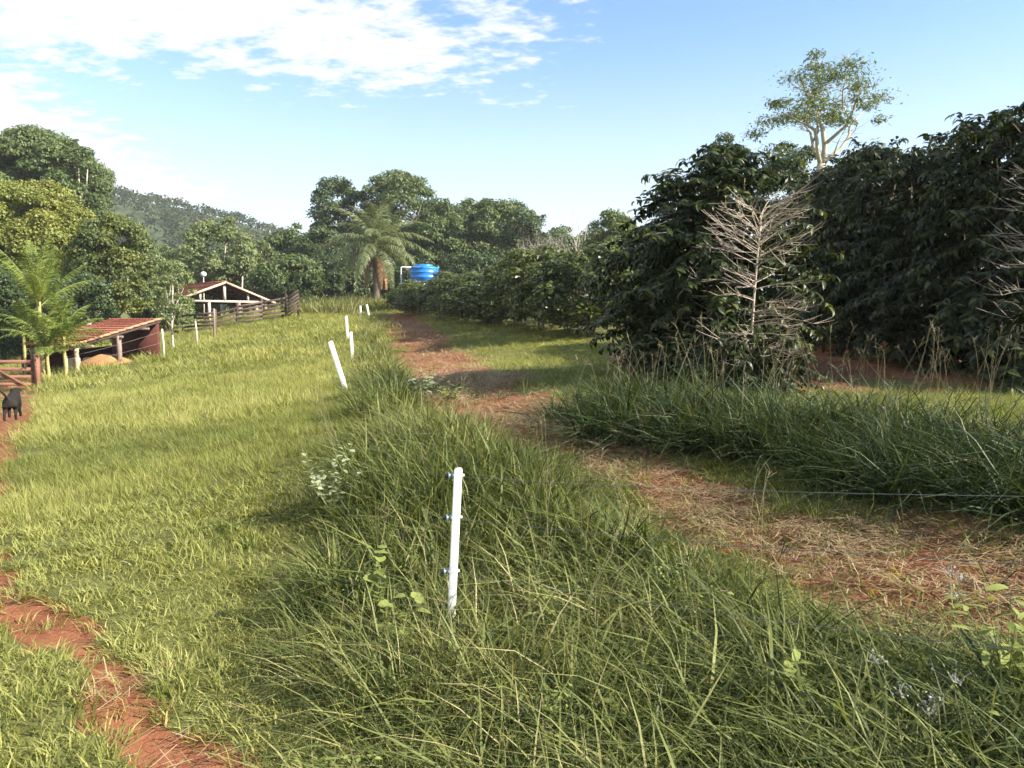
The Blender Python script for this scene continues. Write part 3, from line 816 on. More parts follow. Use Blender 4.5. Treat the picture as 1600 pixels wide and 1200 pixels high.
TREES = [
 # name, label, px, top, width, depth, kwargs
 ('broadleaf_tree', 'tallest rounded green tree at the left edge behind the lime green trees', 50, 197, 210, 78, dict(leaf='mid', n=34, cr=.34, cb=.3, bark='pale_bark')),
 ('broadleaf_tree', 'round green crown just left of the wooded hill, behind the lime green tree', 122, 226, 92, 76, dict(leaf='mid', n=18, cr=.42, cb=.3, bark='pale_bark')),
 ('lime_tree', 'broad lime green tree above the garden palm at the left edge', 48, 282, 205, 55, dict(leaf='lime', n=30, cr=.33, cb=.2)),
 ('lime_tree', 'lime topped round tree behind the low tiled shed', 168, 338, 132, 50, dict(leaf='lime2', n=24, cr=.36, cb=.1)),
 ('dark_tree', 'dark green tree filling the left edge behind the gate', -8, 410, 150, 46, dict(leaf='dark', n=20, cr=.4, cb=.02)),  # dark leaf colour also stands in for the tree shadow behind the gate
 ('dark_tree', 'low dark tree behind the shed roof between palm and slender tree', 120, 425, 110, 44, dict(leaf='dark', n=16, cr=.42, cb=.02)),
 ('slender_tree', 'slender light green young tree standing right of the low shed', 266, 402, 74, 40, dict(leaf='light', n=22, cr=.26, cb=.12, bark='pale_bark', cov=.34, trunk_r=.06)),
 ('slender_tree', 'light green tree behind the slender young tree, left of the barn', 232, 392, 92, 62, dict(leaf='light', n=16, cr=.4, cb=.1, cov=.5)),
 ('pale_trunk_tree', 'light green tree with pale branches rising behind the barn roof', 345, 344, 118, 76, dict(leaf='light', n=22, cr=.34, cb=.2, bark='pale_bark', cov=.42)),
 ('pale_trunk_tree', 'thin foliage tree with pale trunk right behind the barn gable', 402, 372, 80, 80, dict(leaf='light', n=14, cr=.4, cb=.15, bark='pale_bark', cov=.45)),
 ('dark_tree', 'mid green tree between the barn and the dark thicket', 445, 362, 92, 88, dict(leaf='mid', n=18, cr=.4, cb=.05)),
 ('dark_tree', 'very dark tree left of the large palm', 500, 352, 105, 84, dict(leaf='dark', n=20, cr=.4, cb=.02)),
 ('tall_tree', 'tallest central tree with uneven crown behind the large palm', 622, 263, 135, 92, dict(leaf='mid', n=26, cr=.36, cb=.1, spread=.95)),
 ('tall_tree', 'left leaning outer tree with open crown behind the large palm', 540, 278, 98, 93, dict(leaf='dark', n=16, cr=.36, cb=.45, cov=.45, lean=-.1)),
 ('dark_tree', 'dark green tree right of the large palm above the water tank', 690, 318, 100, 88, dict(leaf='mid', n=20, cr=.38, cb=.02)),
 ('broadleaf_tree', 'broad mid green tree right of the water tank', 762, 306, 118, 90, dict(leaf='mid', n=26, cr=.36, cb=.02)),
 ('dark_tree', 'dark tree left of the bare leafless tree', 822, 330, 80, 88, dict(leaf='dark', n=18, cr=.4, cb=.02)),
 ('dark_tree', 'low dark tree behind the bare leafless tree', 884, 372, 100, 86, dict(leaf='dark', n=18, cr=.4, cb=.02)),
 ('broadleaf_tree', 'bright topped round tree just left of the big coffee bush', 962, 334, 98, 62, dict(leaf='mid2', n=20, cr=.4, cb=.05)),
 ('dark_tree', 'dark tree peeking above the big coffee bush left of the feathery tree', 1135, 212, 90, 38, dict(leaf='dark', n=16, cr=.42, cb=.2, cov=.5)),
 ('dark_tree', 'dark tree directly behind the feathery tree trunk', 1240, 226, 130, 36, dict(leaf='dark', n=20, cr=.4, cb=.1, cov=.5)),
 ('dark_tree', 'dark tree showing over the right coffee row beside the feathery tree', 1360, 232, 120, 40, dict(leaf='dark', n=18, cr=.4, cb=.1)),
 ('thicket_tree', 'low thicket tree behind the corral at the forest edge', 455, 400, 120, 74, dict(leaf='mid', n=16, cr=.45, cb=.0)),
 ('thicket_tree', 'dark low thicket directly left of the palm trunk', 530, 402, 110, 76, dict(leaf='dark', n=16, cr=.45, cb=.0)),
 ('thicket_tree', 'dark low thicket directly right of the palm trunk', 640, 400, 100, 78, dict(leaf='dark', n=16, cr=.45, cb=.0)),
 ('thicket_tree', 'dark low thicket behind the coffee row right of the water tank', 740, 395, 120, 74, dict(leaf='dark', n=16, cr=.45, cb=.0)),
 ('thicket_tree', 'dark low thicket behind the coffee row under the bare tree', 860, 402, 130, 70, dict(leaf='dark', n=16, cr=.45, cb=.0)),
 ('thicket_tree', 'low green thicket between the shed and the barn', 250, 452, 90, 56, dict(leaf='mid', n=14, cr=.45, cb=.0)),
 ('thicket_tree', 'low green thicket seen under the barn roof', 340, 440, 130, 80, dict(leaf='light', n=14, cr=.45, cb=.0)),
]
TREES += [('forest_tree', 'far forest tree %s' % lb, px, top, wd, d, dict(leaf=lf, n=20, cr=.4, cb=.0, cov=.42)) for lb, px, top, wd, d, lf in [
 ('filling the gap between the barn trees and the dark thicket', 475, 372, 120, 108, 'mid'), ('behind the large palm crown', 580, 330, 120, 110, 'dark'), ('right behind the palm and above the tank', 668, 325, 110, 108, 'dark'),
 ('between the two broad trees right of the tank', 722, 322, 110, 108, 'mid'), ('behind the dark tree left of the bare tree', 800, 318, 110, 110, 'mid'), ('behind the bare leafless tree', 868, 358, 120, 106, 'mid'),
 ('behind the bright topped tree', 935, 362, 120, 104, 'dark'), ('left of the big coffee bush', 1010, 350, 110, 80, 'dark'), ('below the hill left of the barn', 300, 392, 120, 100, 'mid'),
 ('below the hill right of the barn roof', 395, 384, 130, 104, 'mid'), ('at the hill foot above the low shed', 235, 384, 130, 104, 'mid'), ('at the left edge under the lime tree', -30, 330, 160, 70, 'mid'), ('beyond the left edge behind the gate', -150, 300, 200, 66, 'mid'), ('furthest beyond the left edge', -320, 310, 220, 70, 'mid'), ('low and dark beyond the left edge', -190, 430, 180, 48, 'dark')]]
M['lime2'] = leafmat('tree_leaf_lime_dark', [(0, (.03, .055, .015)), (.4, (.07, .10, .028)), (.75, (.15, .17, .035)), (1, (.24, .25, .055))], .55, .3, .1)
M['mid2'] = leafmat('tree_leaf_bright', [(0, (.05, .08, .022)), (.5, (.10, .14, .04)), (1, (.2, .23, .08))], .55, .3, .1)
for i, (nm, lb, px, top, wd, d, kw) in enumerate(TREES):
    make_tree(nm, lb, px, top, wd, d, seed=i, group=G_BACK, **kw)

# leafless trees: branching twigs
def grow(mb, p, dv, L, rad, depth, r, spread=.55, up=.15, nb=4, sides=4, tips=None):
    seg = 5
    pts = [np.array(p, float)]; dcur = np.array(dv, float)
    for k in range(seg - 1):
        dcur = unit(dcur + r.normal(0, .12, 3) + np.array((0, 0, up * .3)))
        pts.append(pts[-1] + dcur * L / (seg - 1))
    pts = np.array(pts)
    mb.tube(pts, np.linspace(rad, rad * .45, seg), sides if rad > .02 else 3, False)
    if tips is not None and depth == 0: tips.append(pts[-1])
    if depth > 0:
        for k in range(nb):
            s = r.integers(1, seg) if k else seg - 1
            d2 = unit(dcur + rdir(1, r)[0] * spread * 1.6 + np.array((0, 0, up)))
            grow(mb, pts[s], d2, L * r.uniform(.55, .8), rad * .5, depth - 1, r, spread, up, nb, sides, tips)
def bare_tree(label, px, top, base_d, w, seed, bark='pale_bark', depth=4, nb=4, L0=.42):
    r = np.random.default_rng(seed); P = at(px, top, base_d); z0 = Hf(P[0], base_d); Ht = P[2] - z0
    root = thing('bare_tree', label, 'tree', (P[0], base_d, z0 - .05), 0, 'leafless trees beyond the coffee row')
    mb = MB(); limb(mb, (0, 0, -.2), (.1, 0, Ht * .5), .14, .09, r, .03, 6, 6); mb.build('trunk', M[bark], root, smooth=True)
    mb = MB()
    for k in range(6):
        a = k * 1.05 + r.normal(0, .3)
        grow(mb, (.08, 0, Ht * r.uniform(.3, .5)), unit(np.array((math.cos(a) * w, math.sin(a) * w, 1.0))), Ht * L0 * .6, .05, depth - 1, r, .5, .2, nb)
    mb.build('branches', M[bark], root)
bare_tree('pale leafless tree with fine spreading twigs right of the dark treeline', 862, 345, 80, .7, 5)
bare_tree('thin tall leafless sapling just left of the bright topped tree', 902, 325, 78, .35, 6, depth=3, nb=3, L0=.5)

# feathery tall tree rising behind the coffee rows: limbs follow its open, tiered habit
def feathery_tree():
    d = 30; k = d / 1200 / 5.71; r = np.random.default_rng(77)
    x0, zb = 700, 1110
    P = at(1160 + 700 / 5.71, 80 + 1110 / 5.71, d); z0 = Hf(P[0], d); hz = P[2] - z0
    root = thing('feathery_tree', 'tall open crowned tree with pale trunk and flat feathery leaf tiers', 'tree', (P[0], d, z0 - .05))
    def w(p, y): return np.array(((p[0] - x0) * k, y, hz + (zb - p[1]) * k))
    mb = MB(); mb.tube([(0, 0, -.2), (.05, 0, hz * .5), w((700, 1110), 0), w((702, 1000), 0)], [.26, .24, .2, .17], 9)
    mb.build('trunk', M['pale_bark'], root, smooth=True)
    limbs = [([(690, 1000), (640, 900), (622, 800), (560, 750), (480, 715), (300, 660)], .10, -1.2), ([(712, 985), (736, 850), (720, 700), (692, 600), (690, 530), (610, 400), (545, 290)], .11, .5),
             ([(722, 985), (800, 920), (900, 850), (980, 740), (1002, 650), (1050, 590), (1170, 470)], .085, 1.0), ([(738, 820), (860, 700), (880, 600), (870, 520), (930, 400)], .07, -1.5),
             ([(1000, 655), (978, 560), (990, 420), (1020, 250)], .045, 1.8), ([(690, 535), (745, 400), (660, 250), (645, 140)], .04, .2), ([(640, 900), (640, 700), (640, 620), (690, 480)], .06, 1.5),
             ([(622, 800), (600, 760), (540, 640), (430, 540)], .05, -1.9), ([(870, 520), (830, 400), (840, 260), (800, 190)], .035, -1.0), ([(610, 400), (520, 330), (470, 240)], .03, .9),
             ([(690, 600), (760, 520), (800, 440)], .035, 2.0), ([(545, 640), (450, 600), (350, 540)], .03, -2.6), ([(800, 920), (800, 840), (815, 780)], .03, -.6), ([(1002, 650), (1040, 690), (1060, 695)], .02, 1.4)]
    mb = MB(); tips = []
    for pts, rr, yo in limbs:
        n = len(pts)
        W3 = np.array([w(p, yo * (i / (n - 1)) ** 1.0 + r.normal(0, .05)) for i, p in enumerate(pts)])
        W3[0, 1] = 0 if rr > .06 else W3[0, 1]
        mb.tube(W3, np.linspace(rr, rr * .25, n), 6, True)
        for q in range(6):
            i = r.integers(max(1, n - 3), n); dv = unit(np.array((*r.normal(0, 1, 2), r.uniform(.1, .7))))
            e = W3[i] + dv * r.uniform(.35, 1.0)
            mb.tube([W3[i], (W3[i] + e) / 2 + np.array((0, 0, .04)), e], [rr * .28 + .004, .01, .005], 4, False); tips.append(e)
        tips.append(W3[-1])
    mb.build('limbs', M['pale_bark'], root, smooth=True)
    P_ = []; A = []
    for (cx_, cy_, wx) in [(540, 190, 100), (630, 200, 40), (645, 120, 40), (770, 190, 40), (930, 240, 110), (590, 285, 80), (500, 360, 80), (650, 360, 60), (750, 280, 80), (360, 410, 50), (520, 430, 90),
                           (370, 530, 90), (480, 530, 90), (560, 500, 80), (440, 620, 110), (330, 630, 80), (190, 680, 70), (540, 600, 80), (720, 540, 70), (800, 460, 80), (900, 420, 90), (850, 530, 40),
                           (980, 560, 60), (1180, 430, 80), (1060, 695, 40), (800, 620, 60), (640, 700, 60), (790, 690, 50), (420, 790, 80), (700, 620, 60), (460, 210, 40), (820, 240, 50), (1010, 330, 40)]:
        n = int(wx * 3.6); y0 = r.uniform(-2.2, 2.2)
        c = w((cx_, cy_), y0)
        o_ = np.stack([r.normal(0, wx * k * .8, n), r.normal(0, wx * k * .9, n), r.normal(0, wx * k * .16 + .05, n)], 1)
        P_.append(c + o_); A.append(np.clip(r.normal(.45, .25, n), 0, 1)); tips.append(c)
    P_ = np.concatenate(P_); n = len(P_)
    nr = unit(np.array((0, 0, 1.0)) + rdir(n, r) * .6); ax = unit(np.cross(nr, rdir(n, r)) - np.array((0, 0, .2)))
    L = r.uniform(.10, .22, n)
    V, Q = leaf_quads(P_, ax, nr, L, L * .32)
    obj('crown', mesh('crown', V, [Q], M['light'], False, {'rnd': np.concatenate(A)}), root)
feathery_tree()

# ------------------------------------------------------------------ palms
def frond_mesh(L, leaf_l, nl, droop, lift, width, mat, seed, ragged=.15, hang=.6, vsh=.5):
    r = np.random.default_rng(seed)
    s = np.linspace(0, 1, 14)
    x = L * (s - .12 * droop * s ** 2.5); z = L * (lift * s - droop * s ** 2.3)
    pts = np.stack([x, np.zeros_like(x), z], 1)
    mb = MB(); mb.tube(pts, np.linspace(.035, .006, 14), 4, False, .75)
    t_ = np.repeat(np.linspace(.13, 1, nl), 2); sg = np.tile((1, -1), nl)
    base = np.stack([np.interp(t_, s, x), np.zeros(len(t_)), np.interp(t_, s, z)], 1)
    tg = unit(np.stack([np.gradient(x), np.zeros(14), np.gradient(z)], 1))
    tan = np.stack([np.interp(t_, s, tg[:, i]) for i in range(3)], 1)
    side = np.stack([np.zeros(len(t_)), sg, np.zeros(len(t_))], 1)
    up = np.cross(tan, np.array((0, 1.0, 0)))* -1
    ll = leaf_l * np.sin(np.clip(t_ * 1.02, 0, 1) * np.pi * .8 + .45) * r.uniform(1 - ragged, 1, len(t_)) + .05
    d0 = unit(side + tan * r.uniform(.35, .7, len(t_))[:, None] + up * (vsh * r.uniform(-.2, 1, len(t_)))[:, None])
    mid = base + d0 * ll[:, None] * .5
    d1 = unit(d0 + np.array((0, 0, -1.0)) * (hang * r.uniform(.6, 1.6, len(t_)))[:, None])
    tip = mid + d1 * ll[:, None] * .55
    w_ = unit(np.cross(d0, up + rdir(len(t_), r) * .5)) * (width * .5)
    V = np.stack([base - w_ * .6, base + w_ * .6, mid + w_, mid - w_, tip], 1).reshape(-1, 3)
    o_ = (np.arange(len(t_)) * 5)[:, None]
    c = np.clip(r.normal(.45, .22, len(t_)), 0, 1)
    mb.add(V, o_ + np.array([[3, 2, 4]]), o_ + np.array([[0, 1, 2, 3]]), c)
    return mb.mesh('frond', mat)
def make_palm(name, label, loc, Ht, tr, fronds, mats, nfr, seed, bark, dead=0, dead_mesh=None, spear=False, el=(-.5, 1.25), scale=(.85, 1.1), group=None, trunk_pts=None):
    r = np.random.default_rng(seed); root = thing(name, label, 'palm', loc, 0, group)
    mb = MB()
    pts = trunk_pts if trunk_pts is not None else np.array([(0, 0, -.2), (.03, 0, Ht * .25), (-.02, .03, Ht * .6), (0, 0, Ht)])
    s = np.linspace(0, 1, 26); src = np.linspace(0, 1, len(pts))
    P = np.stack([np.interp(s, src, np.array(pts)[:, i]) for i in range(3)], 1)
    rr = tr * (1.25 - .35 * s) * (1 + .07 * np.sin(np.arange(26) * 2.4))
    mb.tube(P, rr, 9); mb.build('trunk', M[bark], root, smooth=True)
    topp = P[-1]
    golden = math.pi * (3 - math.sqrt(5))
    for i in range(nfr):
        f = (i + .5) / nfr
        e = el[1] + (el[0] - el[1]) * f + r.normal(0, .08)
        o_ = obj('frond', fronds[i % len(fronds)], root, topp - np.array((0, 0, f * .25)), (0, -e, i * golden + r.normal(0, .15)))
        o_.rotation_mode = 'XYZ'; sc = r.uniform(*scale); o_.scale = (sc, sc, sc)
    for i in range(dead):
        a = dead_mesh[1][i]
        o_ = obj('dead_frond', dead_mesh[0], root, topp - np.array((0, 0, .3)), (0, dead_mesh[2], a)); o_["label"] = 'brown dead frond hanging down'
    return root
fr = [frond_mesh(4.9, 1.15, 58, .62, .25, .055, M['palm'], 20 + i, hang=1.5, ragged=.45, vsh=.6) for i in range(4)]
dfr = frond_mesh(3.6, .45, 44, .3, .0, .07, M['palm_dead'], 40, hang=1.2, vsh=.1)
pp = at(588, 480, 66)
palm_loc = (pp[0], 66, Hf(pp[0], 66) - .05)
make_palm('feather_palm', 'large feather palm with drooping grey green fronds by the pasture end', palm_loc, 5.4, .26, fr, None, 34, 3, 'palm_bark', 7,
          (dfr, [.3, -.3, 2.6, 3.5, .9, -.9, 3.1], 1.0), el=(-.6, 1.3), scale=(.9, 1.12))
fr2 = [frond_mesh(2.9, .8, 46, .22, .15, .035, M['palm_lime'], 50 + i, hang=2.2, ragged=.35, vsh=.1) for i in range(3)]
p2 = at(66, 578, 31)
make_palm('garden_palm', 'tall slim garden palm with golden trunk and upright fronds beside the gate', (p2[0], 31, Hf(p2[0], 31) - .05), 3.1, .085, fr2, None, 12, 5, 'ring_bark', el=(.55, 1.5), scale=(.8, 1.05))
fr3 = [frond_mesh(2.0, .5, 36, .5, .4, .035, M['palm_lime'], 60 + i, hang=1.1, ragged=.35, vsh=.3) for i in range(3)]
for i, (px, dd, hh, nn, lb) in enumerate([(102, 30, 1.6, 13, 'short bushy garden palm in front of the low shed roof'), (75, 29.4, 1.2, 12, 'short yellow green garden palm right of the gate post'), (40, 32, 2.0, 10, 'short garden palm behind the gate top rail')]):
    p3 = at(px, 580, dd)
    make_palm('garden_palm', lb, (p3[0], dd, Hf(p3[0], dd) - .05), hh, .06, fr3, None, nn, 70 + i, 'ring_bark', el=(.1, 1.4), scale=(.8, 1.15), group='short garden palms by the gate')

# ------------------------------------------------------------------ coffee bushes
def coffee_meshes(seed, Ht, R, nbr):
    r = np.random.default_rng(seed)
    mb = MB(); tops = []
    for k in range(4):
        a = k * 1.6 + r.normal(0, .3); e = np.array((math.cos(a) * .28, math.sin(a) * .28, Ht * r.uniform(.8, .98)))
        limb(mb, (math.cos(a) * .08, math.sin(a) * .08, -.1), e, .03, .01, r, .03, 5, 7); tops.append(e)
    h = Ht * (.06 + .93 * (np.arange(nbr) + r.random(nbr)) / nbr)
    a = r.uniform(0, 2 * np.pi, nbr)
    t_ = h / Ht
    prof = np.interp(t_, [0, .1, .3, .6, .85, 1], [.62, .85, 1.0, .95, .66, .22]) * (1 + .14 * np.sin(a * 3 + seed + h * 2) + np.clip(r.normal(0, .12, nbr), -.3, .12))
    L = R * prof
    P = []; AX = []; NR = []; A = []; LEN = []
    out = np.stack([np.cos(a), np.sin(a), np.zeros(nbr)], 1); sd = np.stack([-np.sin(a), np.cos(a), np.zeros(nbr)], 1)
    up0 = np.interp(t_, [0, .7, 1], [.1, .35, 1.3]) + r.normal(0, .15, nbr); dr = np.interp(t_, [0, .7, 1], [.3, .45, .8]) + r.normal(0, .12, nbr)
    for i in range(nbr):
        n = int(L[i] / .046)
        s = np.linspace(.28, 1.0, n)
        pts = out[i] * (L[i] * s)[:, None] + np.array((0, 0, 1)) * (h[i] + L[i] * (up0[i] * s - dr[i] * s ** 2))[:, None] + sd[i] * (.12 * L[i] * np.sin(s * 3 + i))[:, None]
        dv = unit(np.gradient(pts, axis=0)) if n > 1 else out[i][None]
        if i % 3 == 0:
            ps = np.linspace(0, 1, 5)
            q = out[i] * (L[i] * ps)[:, None] + np.array((0, 0, 1)) * (h[i] + L[i] * (up0[i] * ps - dr[i] * ps ** 2))[:, None]
            mb.tube(q, np.linspace(.008, .003, 5), 3, False)
        for sg in (1, -1):
            axx = unit(sd[i] * sg * 1.0 + dv * .55 + np.array((0, 0, -.4)) + rdir(n, r) * .7)
            P.append(pts + rdir(n, r) * .02); AX.append(axx)
            NR.append(unit(np.array((0, 0, 1.0)) + out[i] * .5 + rdir(n, r) * .35))
            A.append(np.clip(r.normal(.42, .22, n) + .45 * sstep(.85, 1, s) * (r.random(n) < .6), 0, 1)); LEN.append(r.uniform(.10, .165, n))
    P = np.concatenate(P); AX = np.concatenate(AX); NR = np.concatenate(NR); A = np.concatenate(A); LEN = np.concatenate(LEN)
    V, T, Q = leaf_folded(P, AX, NR, LEN, LEN * .42)
    cr = mesh('crown', V, [T, Q], M['coffee'], False, {'rnd': np.concatenate([A] * 6)})
    return cr, mb.mesh('stems', M['bark'], True)
CB = [coffee_meshes(900 + i, 3.5, 1.3, 250) for i in range(3)]
def far_coffee(seed):
    """rounder bush for the sunlit far part of the row: leafy lumps around four stems"""
    r = np.random.default_rng(seed); cl = []
    for i in range(30):
        zc = 1 - 1.9 * (i + .5) / 30; a = i * 2.4 + r.normal(0, .3); rh = math.sqrt(max(0, 1 - zc * zc))
        R = r.uniform(.3, .62); dv = np.array((math.cos(a) * rh, math.sin(a) * rh, zc)) * r.uniform(.85, 1.08)
        cl.append((*(np.array((0, 0, 1.75)) + dv * np.array((1.3, 1.3, 1.5))), R))
    for i in range(30):
        c = cl[r.integers(0, 30)]; dv = rdir(1, r)[0]; cl.append((c[0] + dv[0] * .4, c[1] + dv[1] * .4, c[2] + abs(dv[2]) * .35, r.uniform(.14, .26)))
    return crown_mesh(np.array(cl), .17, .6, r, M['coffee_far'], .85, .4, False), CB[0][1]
M['coffee_far'] = leafmat('coffee_leaf_sunlit', [(0, (.022, .036, .010)), (.45, (.055, .078, .02)), (.8, (.11, .135, .036)), (1, (.18, .2, .06))], .38, .24, .2, spec=.42)  # lighter twin of the coffee leaf, sunlight put into its colour
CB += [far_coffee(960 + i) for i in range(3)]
def coffee(x, y, ht, wd, k, label, group, rz):
    root = thing('coffee_bush', label, 'coffee bush', (x, y, Hf(x, y) - .04), rz, group)
    sc = (wd, wd, ht / 3.5)
    obj('crown', CB[k][0], root, scale=sc); obj('stems', CB[k][1], root, scale=sc)
    return root
r_ = np.random.default_rng(15)
coffee(2.95, 10.9, 3.2, 1.0, 0, 'big coffee bush at the near end of the row, right of the red track', 'coffee bushes of the row along the track', 1.0)
ORD = 'second third fourth fifth sixth seventh eighth ninth tenth eleventh twelfth thirteenth fourteenth fifteenth sixteenth seventeenth eighteenth nineteenth twentieth'.split()
ORD += ['twenty-' + w_ for w_ in 'first second third fourth fifth sixth seventh eighth ninth'.split()] + ['thirtieth']
y = 12.3
k = 1
while y < 57:
    x = float(ROW(np.array(y)))
    ht = float(np.interp(y, [12, 16, 22, 28, 36, 50, 57], [3.0, 2.55, 2.25, 2.65, 2.4, 2.2, 2.0])) * r_.uniform(.88, 1.08)
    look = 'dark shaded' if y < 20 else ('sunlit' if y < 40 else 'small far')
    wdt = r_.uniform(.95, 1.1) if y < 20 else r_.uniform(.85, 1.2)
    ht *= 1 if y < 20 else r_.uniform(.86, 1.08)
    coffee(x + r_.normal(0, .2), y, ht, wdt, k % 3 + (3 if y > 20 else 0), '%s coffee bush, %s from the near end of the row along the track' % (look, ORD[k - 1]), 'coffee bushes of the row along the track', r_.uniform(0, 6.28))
    y += r_.uniform(1.3, 1.5) if y < 13.3 else (11.0 if y < 20 else r_.uniform(2.1, 2.8)); k += 1
y = 10.6
k = 0
while y < 20:
    x = float(ROW(np.array(y))) + np.interp(y, [9, 14, 34], [5.1, 4.6, 4.6])
    lb = 'tall shaded coffee bush at the near end of the right hand row' if k == 0 else '%s coffee bush, %s from the near end of the right hand row' % ('tall dark shaded' if y < 19 else 'far', ORD[k - 1])
    coffee(x + r_.normal(0, .12), y, r_.uniform(3.75, 4.2), r_.uniform(1.0, 1.15), k % 3, lb, 'coffee bushes of the right hand row', r_.uniform(0, 6.28))
    y += r_.uniform(1.15, 1.45); k += 1
# dry leafless coffee stem standing against the big bush
def dead_coffee(loc, Ht, R, n, label, seed, rz=0):
    r = np.random.default_rng(seed); root = thing('dead_coffee_plant', label, 'dead shrub', loc, rz, 'dead coffee stems')
    mb = MB(); limb(mb, (0, 0, -.1), (.1, 0, Ht * .85), .026, .008, r, .02, 6, 8); mb.build('stem', M['dead_wood'], root, smooth=True)
    mb = MB()
    for i in range(n):
        h = Ht * r.uniform(.16, .86); a = r.uniform(0, 6.28); L = R * np.interp(h / Ht, [0, .4, .8, 1], [.8, 1, .7, .4]) * r.uniform(.6, 1.1)
        up = np.interp(h / Ht, [.1, .5, .9], [-.05, .35, 1.1])
        s = np.linspace(0, 1, 7)[:, None]; dv = np.array((math.cos(a), math.sin(a), 0)); sd_ = np.array((-math.sin(a), math.cos(a), 0))
        pts = np.array((.1 * h / Ht, 0, h)) + dv * L * s + np.array((0, 0, 1)) * L * (up * s - .22 * s ** 2.5) + sd_ * (r.normal(0, .1) * np.sin(s * 3)) * L
        mb.tube(pts, np.linspace(.007, .0028, 7), 3, False, r.random())
        for q in range(r.integers(6, 12)):
            j = r.integers(2, 7); d2 = unit(dv + sd_ * r.normal(0, .9) + np.array((0, 0, r.uniform(-.2, .8)))); l2 = r.uniform(.12, .42)
            ss = np.linspace(0, 1, 4)[:, None]
            mb.tube(pts[j] + d2 * l2 * ss + np.array((0, 0, 1)) * (.10 * l2 * ss ** 2), [.0038, .003, .0025, .0015], 3, False, r.random())
    mb.build('twigs', M['dead_wood'], root)
dl = at(1172, 594, 9.7)
dead_coffee((dl[0], 9.75, Hf(dl[0], 9.75)), 2.55, .72, 85, 'pale dry leafless coffee stem in front of the big coffee bush', 31)
x_ = 7.0
dead_coffee((x_, 10.0, Hf(x_, 10.0)), 3.0, .8, 45, 'dry leafless coffee stem at the right edge in front of the shaded row', 32)
# green suckers at the foot of the dead stem
def sucker_mesh(seed):
    return coffee_meshes(seed, .95, .6, 46)
SM = sucker_mesh(950)
for i, (x, y, s) in enumerate([(dl[0] - .35, 9.75, 1.0), (dl[0] + .35, 9.6, .75), (6.5, 9.7, 1.1)]):
    root = thing('coffee_sapling', ['low leafy coffee sapling left of the dry stem', 'smallest leafy coffee sapling right of the dry stem', 'leafy coffee sapling at the right edge below the shaded row'][i], 'sapling', (x, y, Hf(x, y) - .03), i * 2.0, 'leafy coffee saplings')
    obj('crown', SM[0], root, scale=(s, s, s)); obj('stems', SM[1], root, scale=(s, s, s))

# ------------------------------------------------------------------ white electric fence
def white_post(label, base, top, w, insul=True, group='white plastic fence posts'):
    """base, top: world points; a slightly leaning square post"""
    base = np.array(base, float); top = np.array(top, float)
    root = thing('fence_post', label, 'fence post', base, 0, group)
    v = top - base; dv = v / np.linalg.norm(v)
    mb = MB(); mb.beam(-dv * .25, v, w, w); o_ = mb.build('post_body', M['white'], root)
    bv = o_.modifiers.new('bevel', 'BEVEL'); bv.width = w * .1; bv.segments = 2
    mb = MB(); mb.beam(v - dv * .001, v + dv * w * .12, w * .86, w * .86); mb.build('cap', M['white_worn'], root)
    if insul:
        for f in (.965, .73, .425):
            c = v * f; mb = MB()
            xs = -np.array((1.0, .15, 0)); xs /= np.linalg.norm(xs)
            p0 = c + xs * w * .45
            mb.tube([p0, p0 + xs * .012, p0 + xs * .014, p0 + xs * .026, p0 + xs * .027, p0 + xs * .034], [.019, .019, .012, .012, .02, .019], 12)
            ins = mb.build('insulator', M['insul'], root, smooth=False)
            mb = MB(); mb.tube([p0 + xs * .034, p0 + xs * .036, p0 + xs * .05], [.012, .016, .011], 10); mb.build('insulator_cap', M['insul_dark'], ins)
            mb = MB(); q0 = c - xs * w * .5; mb.tube([q0, q0 - xs * .012], [.008, .007], 8); mb.build('bolt_head', M['white_worn'], root)
    return root
b1 = at(703, 1000, 4.0); b1[2] = Hf(b1[0], 4.0)
t1 = at(716, 733, 4.0)
white_post('near white fence post with three insulators standing in tall grass', b1, t1, .042)
for lb, (px, py), (tx, ty), d, w in [('leaning white fence post tilted left, second from the camera', (541, 606), (516, 534), 15, .085),
                               ('upright white fence post, third from the camera', (551, 562), (548, 519), 25, .09),
                               ('short white fence post mostly sunk in grass, fourth from the camera', (543, 518), (541, 494), 34, .10),
                               ('left one of the two farthest white fence posts', (564, 494), (563, 478), 54, .11),
                               ('right one of the two farthest white fence posts', (577, 496), (573, 476), 52, .11)]:
    p = at(px, py, d); q = at(tx, ty, d); p[2] = min(Hf(p[0], d), p[2])
    white_post(lb, p, q, w, False)
b2 = np.array((3.1, 1.5, Hf(3.1, 1.5))); t2 = b2 + np.array((.0, 0, .98)); t2[2] = max(t2[2], 1.2)
white_post('white fence post outside the right edge that carries the wires', b2, t2, .042)
WL = ['top wire strand from the near white post to the right edge', 'middle wire strand from the near white post to the right edge', 'lowest wire strand from the near white post into the grass']
for f, lb in zip((.965, .73, .425), WL):
    p = b1 + (t1 - b1) * f; q = b2 + (t2 - b2) * f
    s = np.linspace(0, 1, 24)[:, None]
    pts = p + (q - p) * s - np.array((0, 0, .05)) * (4 * s * (1 - s)); pts[:, 1] -= .028
    mb = MB(); mb.tube(pts, .0012, 5); tag(mb.build('fence_wire', M['wire']), lb, 'wire', 'fence wires at the near post')

